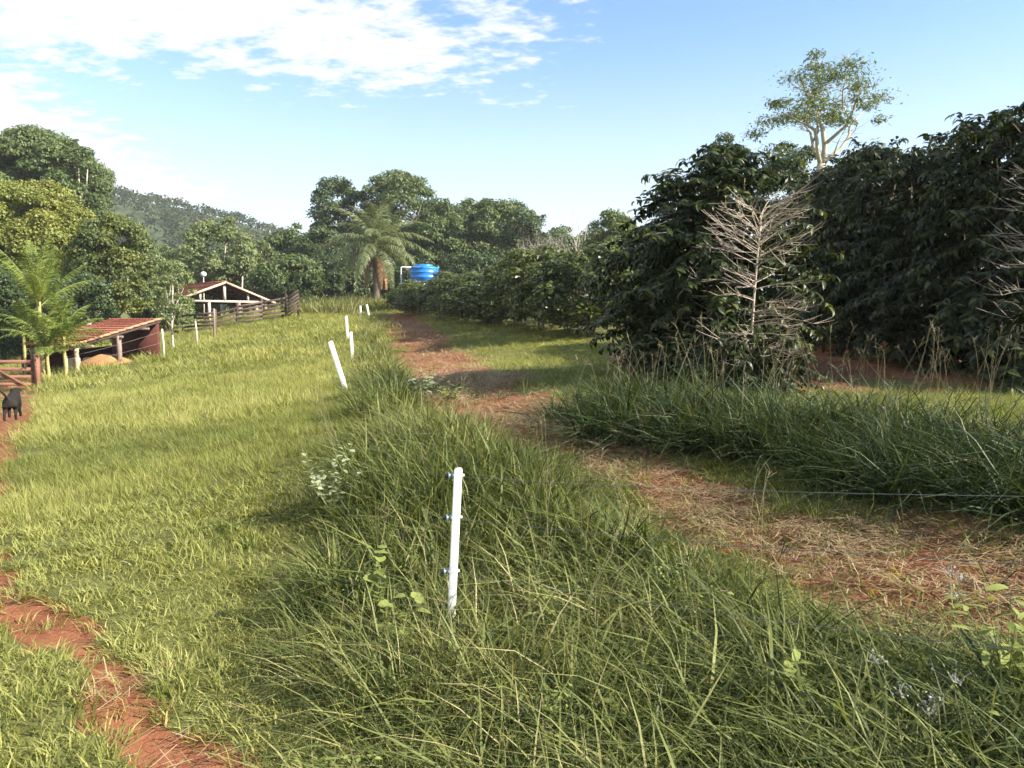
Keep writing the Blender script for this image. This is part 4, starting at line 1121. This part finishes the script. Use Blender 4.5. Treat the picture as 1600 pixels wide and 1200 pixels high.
# ------------------------------------------------------------------ gate by the garden palms
def box_part(parent, name, c, size, mat, R=None):
    mb = MB(); mb.box(c, size, R); return mb.build(name, M[mat], parent)
def beam_part(parent, name, p, q, w, h, mat):
    mb = MB(); mb.beam(p, q, w, h); return mb.build(name, M[mat], parent)
gp = at(57, 606, 28); gz = Hf(gp[0], 28)
gate = thing('gate', 'red brown wooden farm gate with horizontal boards and diagonal brace', 'gate', (gp[0], 28, gz), math.radians(4))
gh = 1.06
for i in range(4):
    z = .12 + i * .275
    box_part(gate, 'board', (-1.42, 0, z), (2.7, .035, .13), 'wood_red')
beam_part(gate, 'brace', (-.30, -.034, .03), (-1.9, -.034, 1.0), .03, .10, 'wood_red')
box_part(gate, 'stile', (-.12, .036, .53), (.10, .035, 1.05), 'wood_red')
box_part(gate, 'stile', (-2.7, .036, .53), (.10, .035, 1.05), 'wood_red')
gpo = thing('gate_post', 'square red brown gate post between gate and garden palms', 'post', (gp[0] + .06, 28, gz))
box_part(gpo, 'shaft', (0, 0, .5), (.15, .15, 1.5), 'wood_red'); box_part(gpo, 'latch', (-.09, -.03, .5), (.06, .05, .03), 'insul_dark')

# ------------------------------------------------------------------ low shed with a single tiled slope
def tile_course(Lr, depth, pitch, mat, lip=.03, period=.2, seed=0):
    """one course of barrel tiles, running along X, its low edge at y=0, rising to y=depth"""
    n = int(Lr / period * 6) + 1
    xs = np.linspace(0, Lr, n); w = np.abs(np.sin(xs / period * np.pi)) ** .7 * .05
    z1 = lip + w; z0 = w * .9
    V = np.concatenate([np.stack([xs, np.zeros(n), z1], 1), np.stack([xs, np.full(n, depth), z0], 1), np.stack([xs, np.zeros(n), z1 - lip], 1)])
    i = np.arange(n - 1)
    Q = np.concatenate([np.stack([i, i + 1, n + i + 1, n + i], 1), np.stack([2 * n + i, 2 * n + i + 1, i + 1, i], 1)])
    return mesh('tile_course', V, [Q], mat)
def shed():
    fr_ = at(251, 499, 35); fl_ = at(109, 542, 31)                 # high and low ends of the near roof edge
    z0 = Hf(fr_[0], fr_[1]) - .1
    O = np.array((fr_[0], fr_[1], z0))
    root = thing('shed', 'low open shed with one red tiled roof slope beside the garden palms', 'shed', O)
    hi = fr_ - O; lo = fl_ - O
    e1 = lo - hi; L = np.linalg.norm(e1); e1 /= L                  # down the slope
    hz_ = unit(np.array((e1[0], e1[1], 0))); back = np.array((hz_[1], -hz_[0], 0)) * (1 if hz_[1] < 0 else -1)
    if back[1] < 0: back = -back
    bl = 3.1
    nrm = np.cross(back, e1); nrm = nrm * np.sign(nrm[2])
    nC = 12; dep = L / nC
    me = tile_course(bl, dep * 1.12, 0, M['tile'], lip=.05)
    roof = obj('roof', None, root)
    for i in range(nC):
        o_ = obj('tile_course', me, roof)
        p = hi + e1 * dep * (i + 1)
        o_.matrix_local = Matrix(((back[0], -e1[0], nrm[0], p[0]), (back[1], -e1[1], nrm[1], p[1]), (back[2], -e1[2], nrm[2], p[2]), (0, 0, 0, 1)))
    for i in range(nC):                                         # pale mortared verge tiles along the near edge
        mb = MB(); a = hi + e1 * dep * (i + .02) + nrm * .03 - back * .02; b_ = hi + e1 * dep * (i + 1.04) + nrm * .05 - back * .02
        mb.tube([a, (a + b_) / 2, b_], [.05, .056, .062], 8); mb.build('verge_tile', M['tile_pale'], roof, smooth=True)
    for t_ in (.08, bl - .1):
        mb = MB(); mb.beam(hi - nrm * .09 + back * t_, lo - nrm * .09 + back * t_, .08, .12); mb.build('rafter', M['wood_dark'], root)
    for f in (.2, .5, .82):
        c = hi + e1 * L * f - nrm * .2
        mb = MB(); mb.beam(c - back * .22, c + back * bl, .09, .10); mb.build('purlin', M['wood_grey'], root)
    def gz(p): return Hf(O[0] + p[0], O[1] + p[1]) - z0
    def post(f, t_, rad=.10, mat='wood_grey'):
        p = hi + e1 * L * f + back * t_ - nrm * .15; g = gz(p)
        mb = MB(); mb.tube([(p[0], p[1], g - .3), (p[0] + .01, p[1], (g + p[2]) / 2), (p[0], p[1], p[2])], [rad * 1.1, rad, rad * .92], 9); mb.build('post', M[mat], root, smooth=True)
    post(.5, .02, .11); post(.5, bl - .2); post(.93, bl - .2); post(.93, .1, .09, 'plaster')
    # brick wall under the high edge, low wall at the back
    a = hi + e1 * .12 + back * .06; b_ = hi + e1 * .12 + back * (bl - .05); zt = hi[2] - .2
    mb = MB(); mb.beam((a[0], a[1], (zt - .7) / 2), (b_[0], b_[1], (zt - .7) / 2), .16, zt + .7); mb.build('brick_wall', M['brick'], root)
    a = hi + e1 * .25 + back * (bl - .1); b_ = lo + back * (bl - .1)
    mb = MB(); mb.beam((a[0], a[1], -.2), (b_[0], b_[1], -.5), .14, 1.5); mb.build('brick_wall', M['brick'], root)
    c = lo + e1 * -.45 + back * .5; g = gz(c)
    mb = MB(); mb.box((c[0], c[1], g + .2), (.42, .42, .7)); mb.build('brick_pier', M['plaster'], root)
    hp = O + hi + e1 * L * .5 + back * .75
    # spoil heap
    r = np.random.default_rng(4); n = 14
    th, ph = np.meshgrid(np.linspace(0, 2 * np.pi, 22, endpoint=False), np.linspace(0, 1, 9))
    X_ = np.cos(th) * ph * 1.5; Y_ = np.sin(th) * ph * .9; Z_ = .62 * (1 - ph ** 1.6) + (fbm(X_ * 2, Y_ * 2, 9) - .5) * .2 * (ph < .95) - .1
    V = np.stack([X_.ravel(), Y_.ravel(), Z_.ravel()], 1)
    i, j = np.meshgrid(np.arange(8), np.arange(22), indexing='ij'); j2 = (j + 1) % 22
    Q = np.stack([i * 22 + j, (i + 1) * 22 + j, (i + 1) * 22 + j2, i * 22 + j2], -1).reshape(-1, 4)
    x0 = hp[0]; y0 = hp[1]
    tag(obj('dirt_heap', mesh('dirt_heap', V, [Q], M['heap'], True), None, (x0, y0, Hf(x0, y0) - .02)), 'orange earth heap under the low shed roof behind its post', 'heap')
M['heap'] = rough_mat('orange_earth', (.3, .14, .06), (.5, .28, .14), 5, .95, .5)
shed()
def blob(name, label, cat, p, size, mat, seed, sq=3.0):
    r = np.random.default_rng(seed); th, ph = np.meshgrid(np.linspace(0, 2 * np.pi, 18, endpoint=False), np.linspace(0, np.pi, 11))
    f = lambda v: np.sign(v) * np.abs(v) ** (2 / sq)
    V = np.stack([f(np.sin(ph) ** 1.0 * np.cos(th)), f(np.sin(ph) * np.sin(th)), f(np.cos(ph))], -1).reshape(-1, 3)
    V *= (1 + .10 * (fbm(V[:, 0] * 2 + seed, V[:, 1] * 2 + V[:, 2], 3)[:, None] - .5)) * np.array(size) / 2
    V[:, 2] += size[2] / 2
    i, j = np.meshgrid(np.arange(10), np.arange(18), indexing='ij'); j2 = (j + 1) % 18
    Q = np.stack([i * 18 + j, (i + 1) * 18 + j, (i + 1) * 18 + j2, i * 18 + j2], -1).reshape(-1, 4)
    return tag(obj(name, mesh(name, V, [Q], M[mat], True), None, p), label, cat)
for nm, lb, px, py, d, sz, sq, sd in [('feed_sack', 'round white feed sack under the low shed', 138, 577, 34.2, (.42, .34, .36), 3.2, 1), ('feed_sack', 'flat white sack lying left of the round one under the shed', 126, 582, 33.6, (.6, .35, .26), 4, 2)]:
    p = at(px, py, d); blob(nm, lb, 'sack', (p[0], d, Hf(p[0], d) + .06), sz, 'white_worn', sd, sq)

# ------------------------------------------------------------------ old wire fence by the shed
OF = [('pale leaning fence post at the high corner of the shed', 256, 550, 253, 514, 33.5, .05, 'wood_pale'), ('thin pale fence post left of the tall grey one', 308, 530, 305, 501, 40, .05, 'wood_pale'),
      ('tall grey fence post in front of the corral boards', 335, 532, 334, 482, 42, .06, 'wood_grey'), ('short fence post at the garden palm end of the shed', 104, 582, 103, 556, 31, .05, 'wood_pale')]
ops = []
for lb, px, py, tx, ty, d, rad, mt in OF:
    p = at(px, py, d); q = at(tx, ty, d); p[2] = min(Hf(p[0], d), p[2])
    root = thing('wooden_post', lb, 'fence post', p, 0, 'old wooden fence posts')
    v = q - p; mb = MB(); mb.tube([(0, 0, -.3), v * .5 + np.array((.015, 0, 0)), v], [rad * 1.1, rad, rad * .9], 8); mb.build('shaft', M[mt], root, smooth=True); ops.append((p, v))
order = [3, 0, 1, 2]
for a, b_ in zip(order[:-1], order[1:]):
    for f, nm in ((.92, 'upper'), (.55, 'lower')):
        p = ops[a][0] + ops[a][1] * f; q = ops[b_][0] + ops[b_][1] * f
        mb = MB(); s = np.linspace(0, 1, 8)[:, None]; mb.tube(p + (q - p) * s - np.array((0, 0, .06)) * 4 * s * (1 - s), .006, 4)
        tag(mb.build('fence_wire', M['wire']), '%s slack wire strand %s' % (nm, {3: 'crossing the front of the low shed', 0: 'between the shed corner and the thin pale post', 1: 'between the thin pale and the tall grey post'}[a]), 'wire', 'wires of the old fence')

# ------------------------------------------------------------------ open barn
def barn():
    d = 60; A = at(350, 442, d); z0 = Hf(A[0], d)
    root = thing('barn', 'open barn with red tiled gable roof on timber posts', 'barn', (A[0], d, z0), math.radians(44))
    # local: x across the gable, y back along the ridge
    Hr = A[2] - z0; hw = 4.1; drop = 1.55; Lb = 7.6
    roof = obj('roof', None, root)
    sl_ = math.hypot(hw, drop); nC = 11; dep = sl_ / nC
    me = tile_course(Lb, dep * 1.12, 0, M['tile'], lip=.05, period=.24)
    for sgn in (-1, 1):
        dn = np.array((sgn * hw, 0, -drop)) / sl_
        xa = np.array((0, 1.0, 0)); ya = -dn; nr = np.cross(xa, ya); 
        fl = 1
        if nr[2] < 0: nr = -nr; 
        for i in range(nC):
            p = np.array((0, -.3, Hr)) + dn * dep * (i + 1)
            o_ = obj('tile_course', me, roof)
            o_.matrix_local = Matrix(((xa[0], ya[0], nr[0], p[0]), (xa[1], ya[1], nr[1], p[1]), (xa[2], ya[2], nr[2], p[2]), (0, 0, 0, 1)))
        mb = MB(); mb.beam(np.array((0, -.33, Hr + .03)), np.array((0, -.33, Hr + .03)) + dn * sl_, .05, .15); mb.build('barge_board', M['fascia'], roof)
        for yy in (0.05, 2.3, 4.5, 6.5):
            mb = MB(); mb.beam(np.array((0, yy, Hr - .12)), np.array((0, yy, Hr - .12)) + dn * (sl_ - .1), .08, .14); mb.build('rafter', M['wood_dark'], roof)
    mb = MB(); mb.tube([(0, -.32, Hr + .06), (0, Lb / 2, Hr + .06), (0, Lb - .3, Hr + .06)], .12, 8); mb.build('ridge_tile', M['tile'], roof)
    ze = Hr - drop
    for yy, mt in ((0, 'wood_pale'), (6.4, 'wood_dark')):
        beam_part(root, 'tie_beam', (-hw + .5, yy, ze + .12), (hw - .5, yy, ze + .12), .12, .16, mt)
        beam_part(root, 'king_post', (0, yy, ze + .2), (0, yy, Hr - .15), .18, .18, mt)
        for xx in (-1.9, 1.9):
            beam_part(root, 'strut', (xx, yy, ze + .2), (xx, yy, Hr - drop * 1.9 / hw - .12), .14, .14, mt)
    for xx in (-hw + .7, hw - .7):
        beam_part(root, 'wall_plate', (xx, -.1, ze + .28), (xx, 6.5, ze + .28), .12, .14, 'wood_dark')
    for yy in (0.0, 3.2, 6.4):
        for xx in (-hw + .7, -1.2, 1.2, hw - .7):
            if yy == 3.2 and abs(xx) < 2: continue
            mb = MB(); mb.tube([(xx, yy + .06, -.6), (xx, yy + .06, ze * .5), (xx, yy + .06, ze + .05)], [.14, .13, .12], 8)
            mb.build('post', M['wood_pale' if (xx < 0 and yy == 0) else 'wood_grey'], root, smooth=True)
    return root
M['fascia'] = rough_mat('faded_fascia', (.42, .27, .2), (.6, .45, .36), 5, .85, .2)
barn()
# corral: each bay of boards is one panel thing between posts
def bay(label, p, q, hts, mat, d0, d1, nb, base=-.1, top=None, slant=0, posts=(1, 1), bw=.14):
    P = at(*p, d0); Q = at(*q, d1)
    P[2] = Hf(P[0], P[1]); Q[2] = Hf(Q[0], Q[1])
    root = thing('corral_fence', label, 'fence', P, 0, 'board fences of the corral'); v = Q - P
    for i in range(nb):
        f = (i + .5) / nb
        a = np.array((0, 0, hts[0] * f)); b_ = v + np.array((0, 0, hts[1] * f + slant))
        beam_part(root, 'board', a, b_, .04, bw, mat)
    nn = max(1, int(np.linalg.norm(v) / 2.2)); side = np.array((-v[1], v[0], 0)); side /= np.linalg.norm(side); side *= np.sign(side[1]) * .07
    for k in range(nn + 1):
        if (k == 0 and not posts[0]) or (k == nn and not posts[1]): continue
        c = v * k / nn + side; h_ = hts[0] + (hts[1] - hts[0]) * k / nn
        beam_part(root, 'post', c + np.array((0, 0, -.3)), c + np.array((0, 0, h_ + .12)), .14, .14, mat)
    return root
bay('grey brown corral boards left of the barn', (285, 505), (335, 505), (1.25, 1.25), 'wood_rail', 52, 50, 5)
bay('dark corral boards below the barn gable', (338, 503), (372, 502), (1.15, 1.25), 'wood_dark', 51, 53, 4)
bay('grey brown corral boards in front of the right barn post', (372, 502), (410, 499), (1.3, 1.45), 'wood_rail', 53, 54, 5)
bay('dark corral boards between the barn and the loading chute', (410, 498), (448, 494), (1.4, 1.55), 'wood_dark', 54, 55.5, 5)
ch = bay('tall dark loading chute side with slanting boards at the corral end', (449, 493), (467, 492), (1.5, 1.5), 'wood_dark', 55, 55.5, 6, slant=.55)
M_ = None
def pole(name, label, px, py0, py1, d, rad, mat, extra=None, tx=None):
    p = at(px, py0, d); q = at(tx if tx else px, py1, d); z = Hf(p[0], d); root = thing(name, label, 'pole', (p[0], d, z - .1)); v = np.array((q[0] - p[0], 0, q[2] - z + .1))
    mb = MB(); mb.tube([(0, 0, -.2), v * .5, v], [rad * 1.2, rad, rad * .8], 8); mb.build('shaft', M[mat], root, smooth=True)
    if extra:
        mb = MB(); mb.tube([v + np.array((0, 0, -.02)), v + np.array((0, 0, .05)), v + np.array((0, 0, .2)), v + np.array((0, 0, .36)), v + np.array((0, 0, .42))], [.07, .2, .26, .2, .05], 12); mb.build('lamp_globe', M['white'], root, smooth=True)
pole('lamp_pole', 'thin pole with a white globe above the left barn roof', 318, 470, 432, 68, .05, 'wood_pale', True)
pole('timber_pole', 'pale bare timber pole behind the right barn roof slope', 376, 470, 432, 67, .07, 'wood_pale', tx=379)

# ------------------------------------------------------------------ water tank on its stand
def tank():
    d = 60; c = at(663, 440, d); z0 = Hf(c[0], d)
    st = thing('tank_stand', 'pale timber stand carrying the blue water tank', 'stand', (c[0], d, z0))
    h = c[2] - z0 - .12
    for sx in (-1.15, 1.15):
        for sy in (-1.0, 1.0):
            box_part(st, 'leg', (sx, sy, h / 2 - .2), (.16, .16, h + .2), 'wood_pale')
    for sy in (-1.0, 1.0): box_part(st, 'beam', (0, sy, h - .06), (2.7, .14, .16), 'wood_pale')
    for k in range(9): box_part(st, 'plank', (-1.2 + k * .3, 0, h + .05), (.26, 2.4, .05), 'wood_grey')
    t_ = thing('water_tank', 'round blue plastic water tank with lid on a timber stand', 'water tank', (c[0], d, z0 + h + .08))
    prof = [(0, 0), (.98, 0), (1.07, .05), (1.08, .30), (1.105, .33), (1.105, .38), (1.085, .40), (1.095, .66), (1.12, .69), (1.12, .74), (1.1, .76), (1.11, .98), (1.13, 1.02), (1.13, 1.08), (1.06, 1.12), (.62, 1.25), (.60, 1.26)]
    def lathe(prof, nm, mat, par, n=40, loc=None):
        th = np.linspace(0, 2 * np.pi, n, endpoint=False); P_ = np.array(prof)
        V = np.stack([P_[:, None, 0] * np.cos(th), P_[:, None, 0] * np.sin(th), np.repeat(P_[:, 1:2], n, 1)], -1).reshape(-1, 3)
        i, j = np.meshgrid(np.arange(len(P_) - 1), np.arange(n), indexing='ij'); j2 = (j + 1) % n
        return obj(nm, mesh(nm, V, [np.stack([i * n + j, i * n + j2, (i + 1) * n + j2, (i + 1) * n + j], -1).reshape(-1, 4)], M[mat], False), par, loc)
    lathe(prof, 'tank_body', 'tank', t_)
    lathe([(.68, 1.2), (.68, 1.3), (.6, 1.34), (.2, 1.37), (0, 1.37)], 'lid', 'tank', t_)
    for k in range(8):
        a = k * math.pi / 4; mb = MB(); mb.box((math.cos(a) * 1.06, math.sin(a) * 1.06, 1.12), (.16, .12, .08), [[math.cos(a), -math.sin(a), 0], [math.sin(a), math.cos(a), 0], [0, 0, 1]]); mb.build('lifting_lug', M['tank'], t_)
    pi_ = thing('water_pipe', 'white pipe rising left of the blue water tank', 'pipe', (c[0] - 1.75, d - .3, z0))
    mb = MB(); mb.tube([(0, 0, -.2), (0, 0, h), (0, 0, h + 1.12), (.02, 0, h + 1.2), (.1, 0, h + 1.22), (.75, .2, h + 1.22)], .05, 8); mb.build('riser', M['white_worn'], pi_, smooth=True)
tank()

# ------------------------------------------------------------------ tall dry weeds at the end of the pasture
def far_weeds():
    F = Field(); r = np.random.default_rng(66)
    protos = [blades(22, 1.5, .5, .07, .35, .5, 930 + i, .5, .35, 2) for i in range(6)]
    xs = []
    for px0, px1, py, d0, d1, n in ((478, 560, 480, 58, 68, 130), (560, 640, 478, 62, 68, 60), (420, 480, 485, 60, 68, 40)):
        px = r.uniform(px0, px1, n); d = r.uniform(d0, d1, n)
        xs.append(np.stack([(px - 800) / 1200 * d, d], 1))
    P = np.concatenate(xs); Q, rot, r = put(P, .15, 67); s = r.uniform(.6, 1.2, len(P))
    F.put(protos, Q, rot, np.stack([s, s, s], 1), r.integers(0, 6, len(P)), np.clip(r.normal(.75, .2, len(P)), 0, 1), .5)
    F.build('tall_weeds', M['tall'], 'tall yellowish weeds around the foot of the large palm', 'weeds')
far_weeds()

# ------------------------------------------------------------------ weeds one can pick out
def oval_leaf(L, Wd, mat, cup=.12):
    n = 10; th = np.linspace(0, 2 * np.pi, n, endpoint=False)
    V = [(L * .5, 0, -cup * Wd * .4)]
    for a in th: V.append((L * .5 - L * .5 * math.cos(a), Wd * .5 * math.sin(a), cup * Wd * abs(math.sin(a)) - .25 * L * (.5 - .5 * math.cos(a)) ** 2))
    T = [(0, 1 + i, 1 + (i + 1) % n) for i in range(n)]
    return mesh('leaf', V, [np.array(T)], mat, True, {'rnd': np.full(n, .5)})
LEAF = {'round': oval_leaf(.075, .068, M['weed']), 'round_pale': oval_leaf(.07, .05, M['pale_weed']), 'oval': oval_leaf(.07, .04, M['weed']), 'lance': oval_leaf(.09, .03, M['weed'])}
def weed(label, loc, Ht, nst, leaf, nleaf, seed, lsc=1.0, flower=False, spread=.25, group='broad leaved weeds in the grass'):
    r = np.random.default_rng(seed); root = thing('weed_plant', label, 'weed', loc, 0, group)
    fl = []
    for k in range(nst):
        a = r.uniform(0, 6.28); s = np.linspace(0, 1, 6)[:, None]; h = Ht * r.uniform(.7, 1.05)
        pts = np.array((0, 0, -.02)) + np.array((math.cos(a), math.sin(a), 0)) * spread * Ht * s ** 1.4 * r.uniform(.2, 1.3) + np.array((0, 0, 1)) * h * s
        mb = MB(); mb.tube(pts, np.linspace(.0035, .0015, 6), 4, False); mb.build('stem', M['stem'], root)
        for i in range(nleaf):
            f = .35 + .65 * (i + .5) / nleaf
            p = np.array([np.interp(f, s[:, 0], pts[:, j]) for j in range(3)])
            o_ = obj('leaf', LEAF[leaf], root, p, (r.normal(0, .3), r.uniform(-.7, .15), i * 2.4 + r.normal(0, .4)))
            q = lsc * r.uniform(.7, 1.2) * (1.1 - .3 * f); o_.scale = (q, q, q)
        fl.append(pts[-1])
    if flower:
        for p in fl:
            mb = MB()
            for q in range(13):
                e = p + np.array((*r.normal(0, .02, 2), r.uniform(.0, .035))); mb.tube([p, (p + e) / 2, e], [.0004, .0004, .0004], 3, False)
                dd = rdir(6, r) * .006
                mb.add(np.concatenate([[e], e + dd]), [(0, i + 1, (i + 1) % 6 + 1) for i in range(6)])
            mb.build('flower_head', M['white_flower'], root)
def gl(px, py, d, dz=0):
    p = at(px, py, d); return (p[0], d, Hf(p[0], d) + dz)
weed('round leaved weed left of the near white post, upper one', gl(598, 950, 4.1), .56, 2, 'round', 9, 1, 1.15, spread=.12)
weed('round leaved weed left of the near white post foot', gl(612, 1040, 3.75), .48, 4, 'round', 7, 2, 1.1, spread=.45)
weed('pale whitish weed at the left border of the tall grass', gl(515, 815, 6.0), .66, 10, 'round_pale', 11, 3, .9, spread=.5)
weed('small leafy weed at the bottom edge right of centre', gl(868, 1190, 2.9), .26, 3, 'oval', 7, 4, .8)
weed('small leafy weed at the bottom edge beside its twin', gl(955, 1195, 2.85), .24, 3, 'oval', 7, 5, .8)
weed('broad leaved weed low on the right side near the bottom edge', gl(1250, 1140, 2.9), .30, 2, 'oval', 8, 6, 1.2)
weed('white flowering weed near the lower right corner', gl(1425, 1190, 2.6), .30, 6, 'lance', 4, 7, .5, True, .5)
weed('lush leafy weed at the lower right edge', gl(1570, 1110, 2.75), .45, 6, 'lance', 9, 8, 1.1, False, .4)
weed('pale leafy weed at the left side of the red track', gl(660, 635, 10.8), .45, 6, 'round_pale', 8, 9, 1.3, spread=.6)
weed('leafy weed just right of the pale one on the red track', gl(700, 655, 10.2), .30, 7, 'oval', 7, 10, 1.3, spread=.9)
weed('white flowering weed on the right end of the red track', gl(1490, 960, 3.4), .22, 5, 'lance', 4, 12, .5, True, .6)

# ------------------------------------------------------------------ dog
def dog():
    p = at(21, 656, 16); x0, y0 = p[0], 16; root = thing('dog', 'black dog walking away toward the gate with tail raised', 'dog', (x0, y0, Hf(x0, y0) + .02), math.radians(24))
    # local +Y is forward (away from the camera)
    J = [((0, -.26, .40), .115), ((0, -.05, .41), .12), ((0, .18, .42), .135), ((0, .34, .50), .095), ((0, .46, .56), .09), ((0, .58, .53), .055), ((0, .68, .51), .035)]
    E = [(0, 1), (1, 2), (2, 3), (3, 4), (4, 5), (5, 6)]
    def chain(start, pts):
        prev = start
        for q, rd in pts:
            J.append((q, rd)); E.append((prev, len(J) - 1)); prev = len(J) - 1
    chain(0, [((.085, -.28, .30), .075), ((.09, -.20, .22), .05), ((.09, -.30, .12), .028), ((.09, -.27, .02), .026), ((.09, -.22, .012), .024)])
    chain(0, [((-.085, -.30, .30), .075), ((-.09, -.26, .21), .05), ((-.09, -.40, .13), .028), ((-.09, -.42, .03), .026), ((-.09, -.37, .015), .024)])
    chain(2, [((.085, .20, .30), .06), ((.085, .22, .18), .036), ((.085, .30, .06), .028), ((.085, .33, .015), .026)])
    chain(2, [((-.085, .18, .30), .06), ((-.085, .12, .17), .036), ((-.085, .10, .05), .028), ((-.085, .13, .015), .026)])
    chain(0, [((-.02, -.36, .46), .035), ((-.06, -.42, .54), .024), ((-.11, -.44, .61), .02), ((-.17, -.43, .63), .014), ((-.21, -.41, .61), .009)])
    me = bpy.data.meshes.new('body'); me.from_pydata([j[0] for j in J], E, []); me.update()
    me.materials.append(M['fur'])
    o_ = obj('body', me, root)
    md = o_.modifiers.new('skin', 'SKIN')
    for v, (_, rd) in zip(me.skin_vertices[0].data, J): v.radius = (rd, rd)
    me.skin_vertices[0].data[1].use_root = True
    md.use_smooth_shade = True
    sb = o_.modifiers.new('sub', 'SUBSURF'); sb.levels = 2; sb.render_levels = 2
    for sx in (-1, 1):
        V = [(sx * .045, .43, .60), (sx * .085, .45, .60), (sx * .06, .49, .61), (sx * .115, .445, .52), (sx * .10, .48, .52)]
        obj('ear', mesh('ear', V, [np.array([(0, 1, 2), (1, 3, 4), (1, 4, 2), (0, 2, 4), (0, 4, 3), (0, 3, 1)])], M['fur']), root)
dog()

# ------------------------------------------------------------------ morning air
def haze():
    zlo = float(GV[:, 2].min()) - 1.0
    mb = MB(); x0, x1, y0, y1, z1 = -470, 470, -110, 700, 82.0
    mb.box(((x0 + x1) / 2, (y0 + y1) / 2, (zlo + z1) / 2), (x1 - x0, y1 - y0, z1 - zlo))
    m = bpy.data.materials.new('haze_air'); m.use_nodes = True; t = m.node_tree; t.nodes.clear()
    v = t.nodes.new('ShaderNodeVolumePrincipled'); v.inputs['Color'].default_value = (.93, .96, 1, 1)
    v.inputs['Density'].default_value = 0.00034; v.inputs['Anisotropy'].default_value = 0.2
    o_ = t.nodes.new('ShaderNodeOutputMaterial'); t.links.new(v.outputs[0], o_.inputs['Volume'])
    ob = mb.build('haze', m); stuff(ob)
haze()
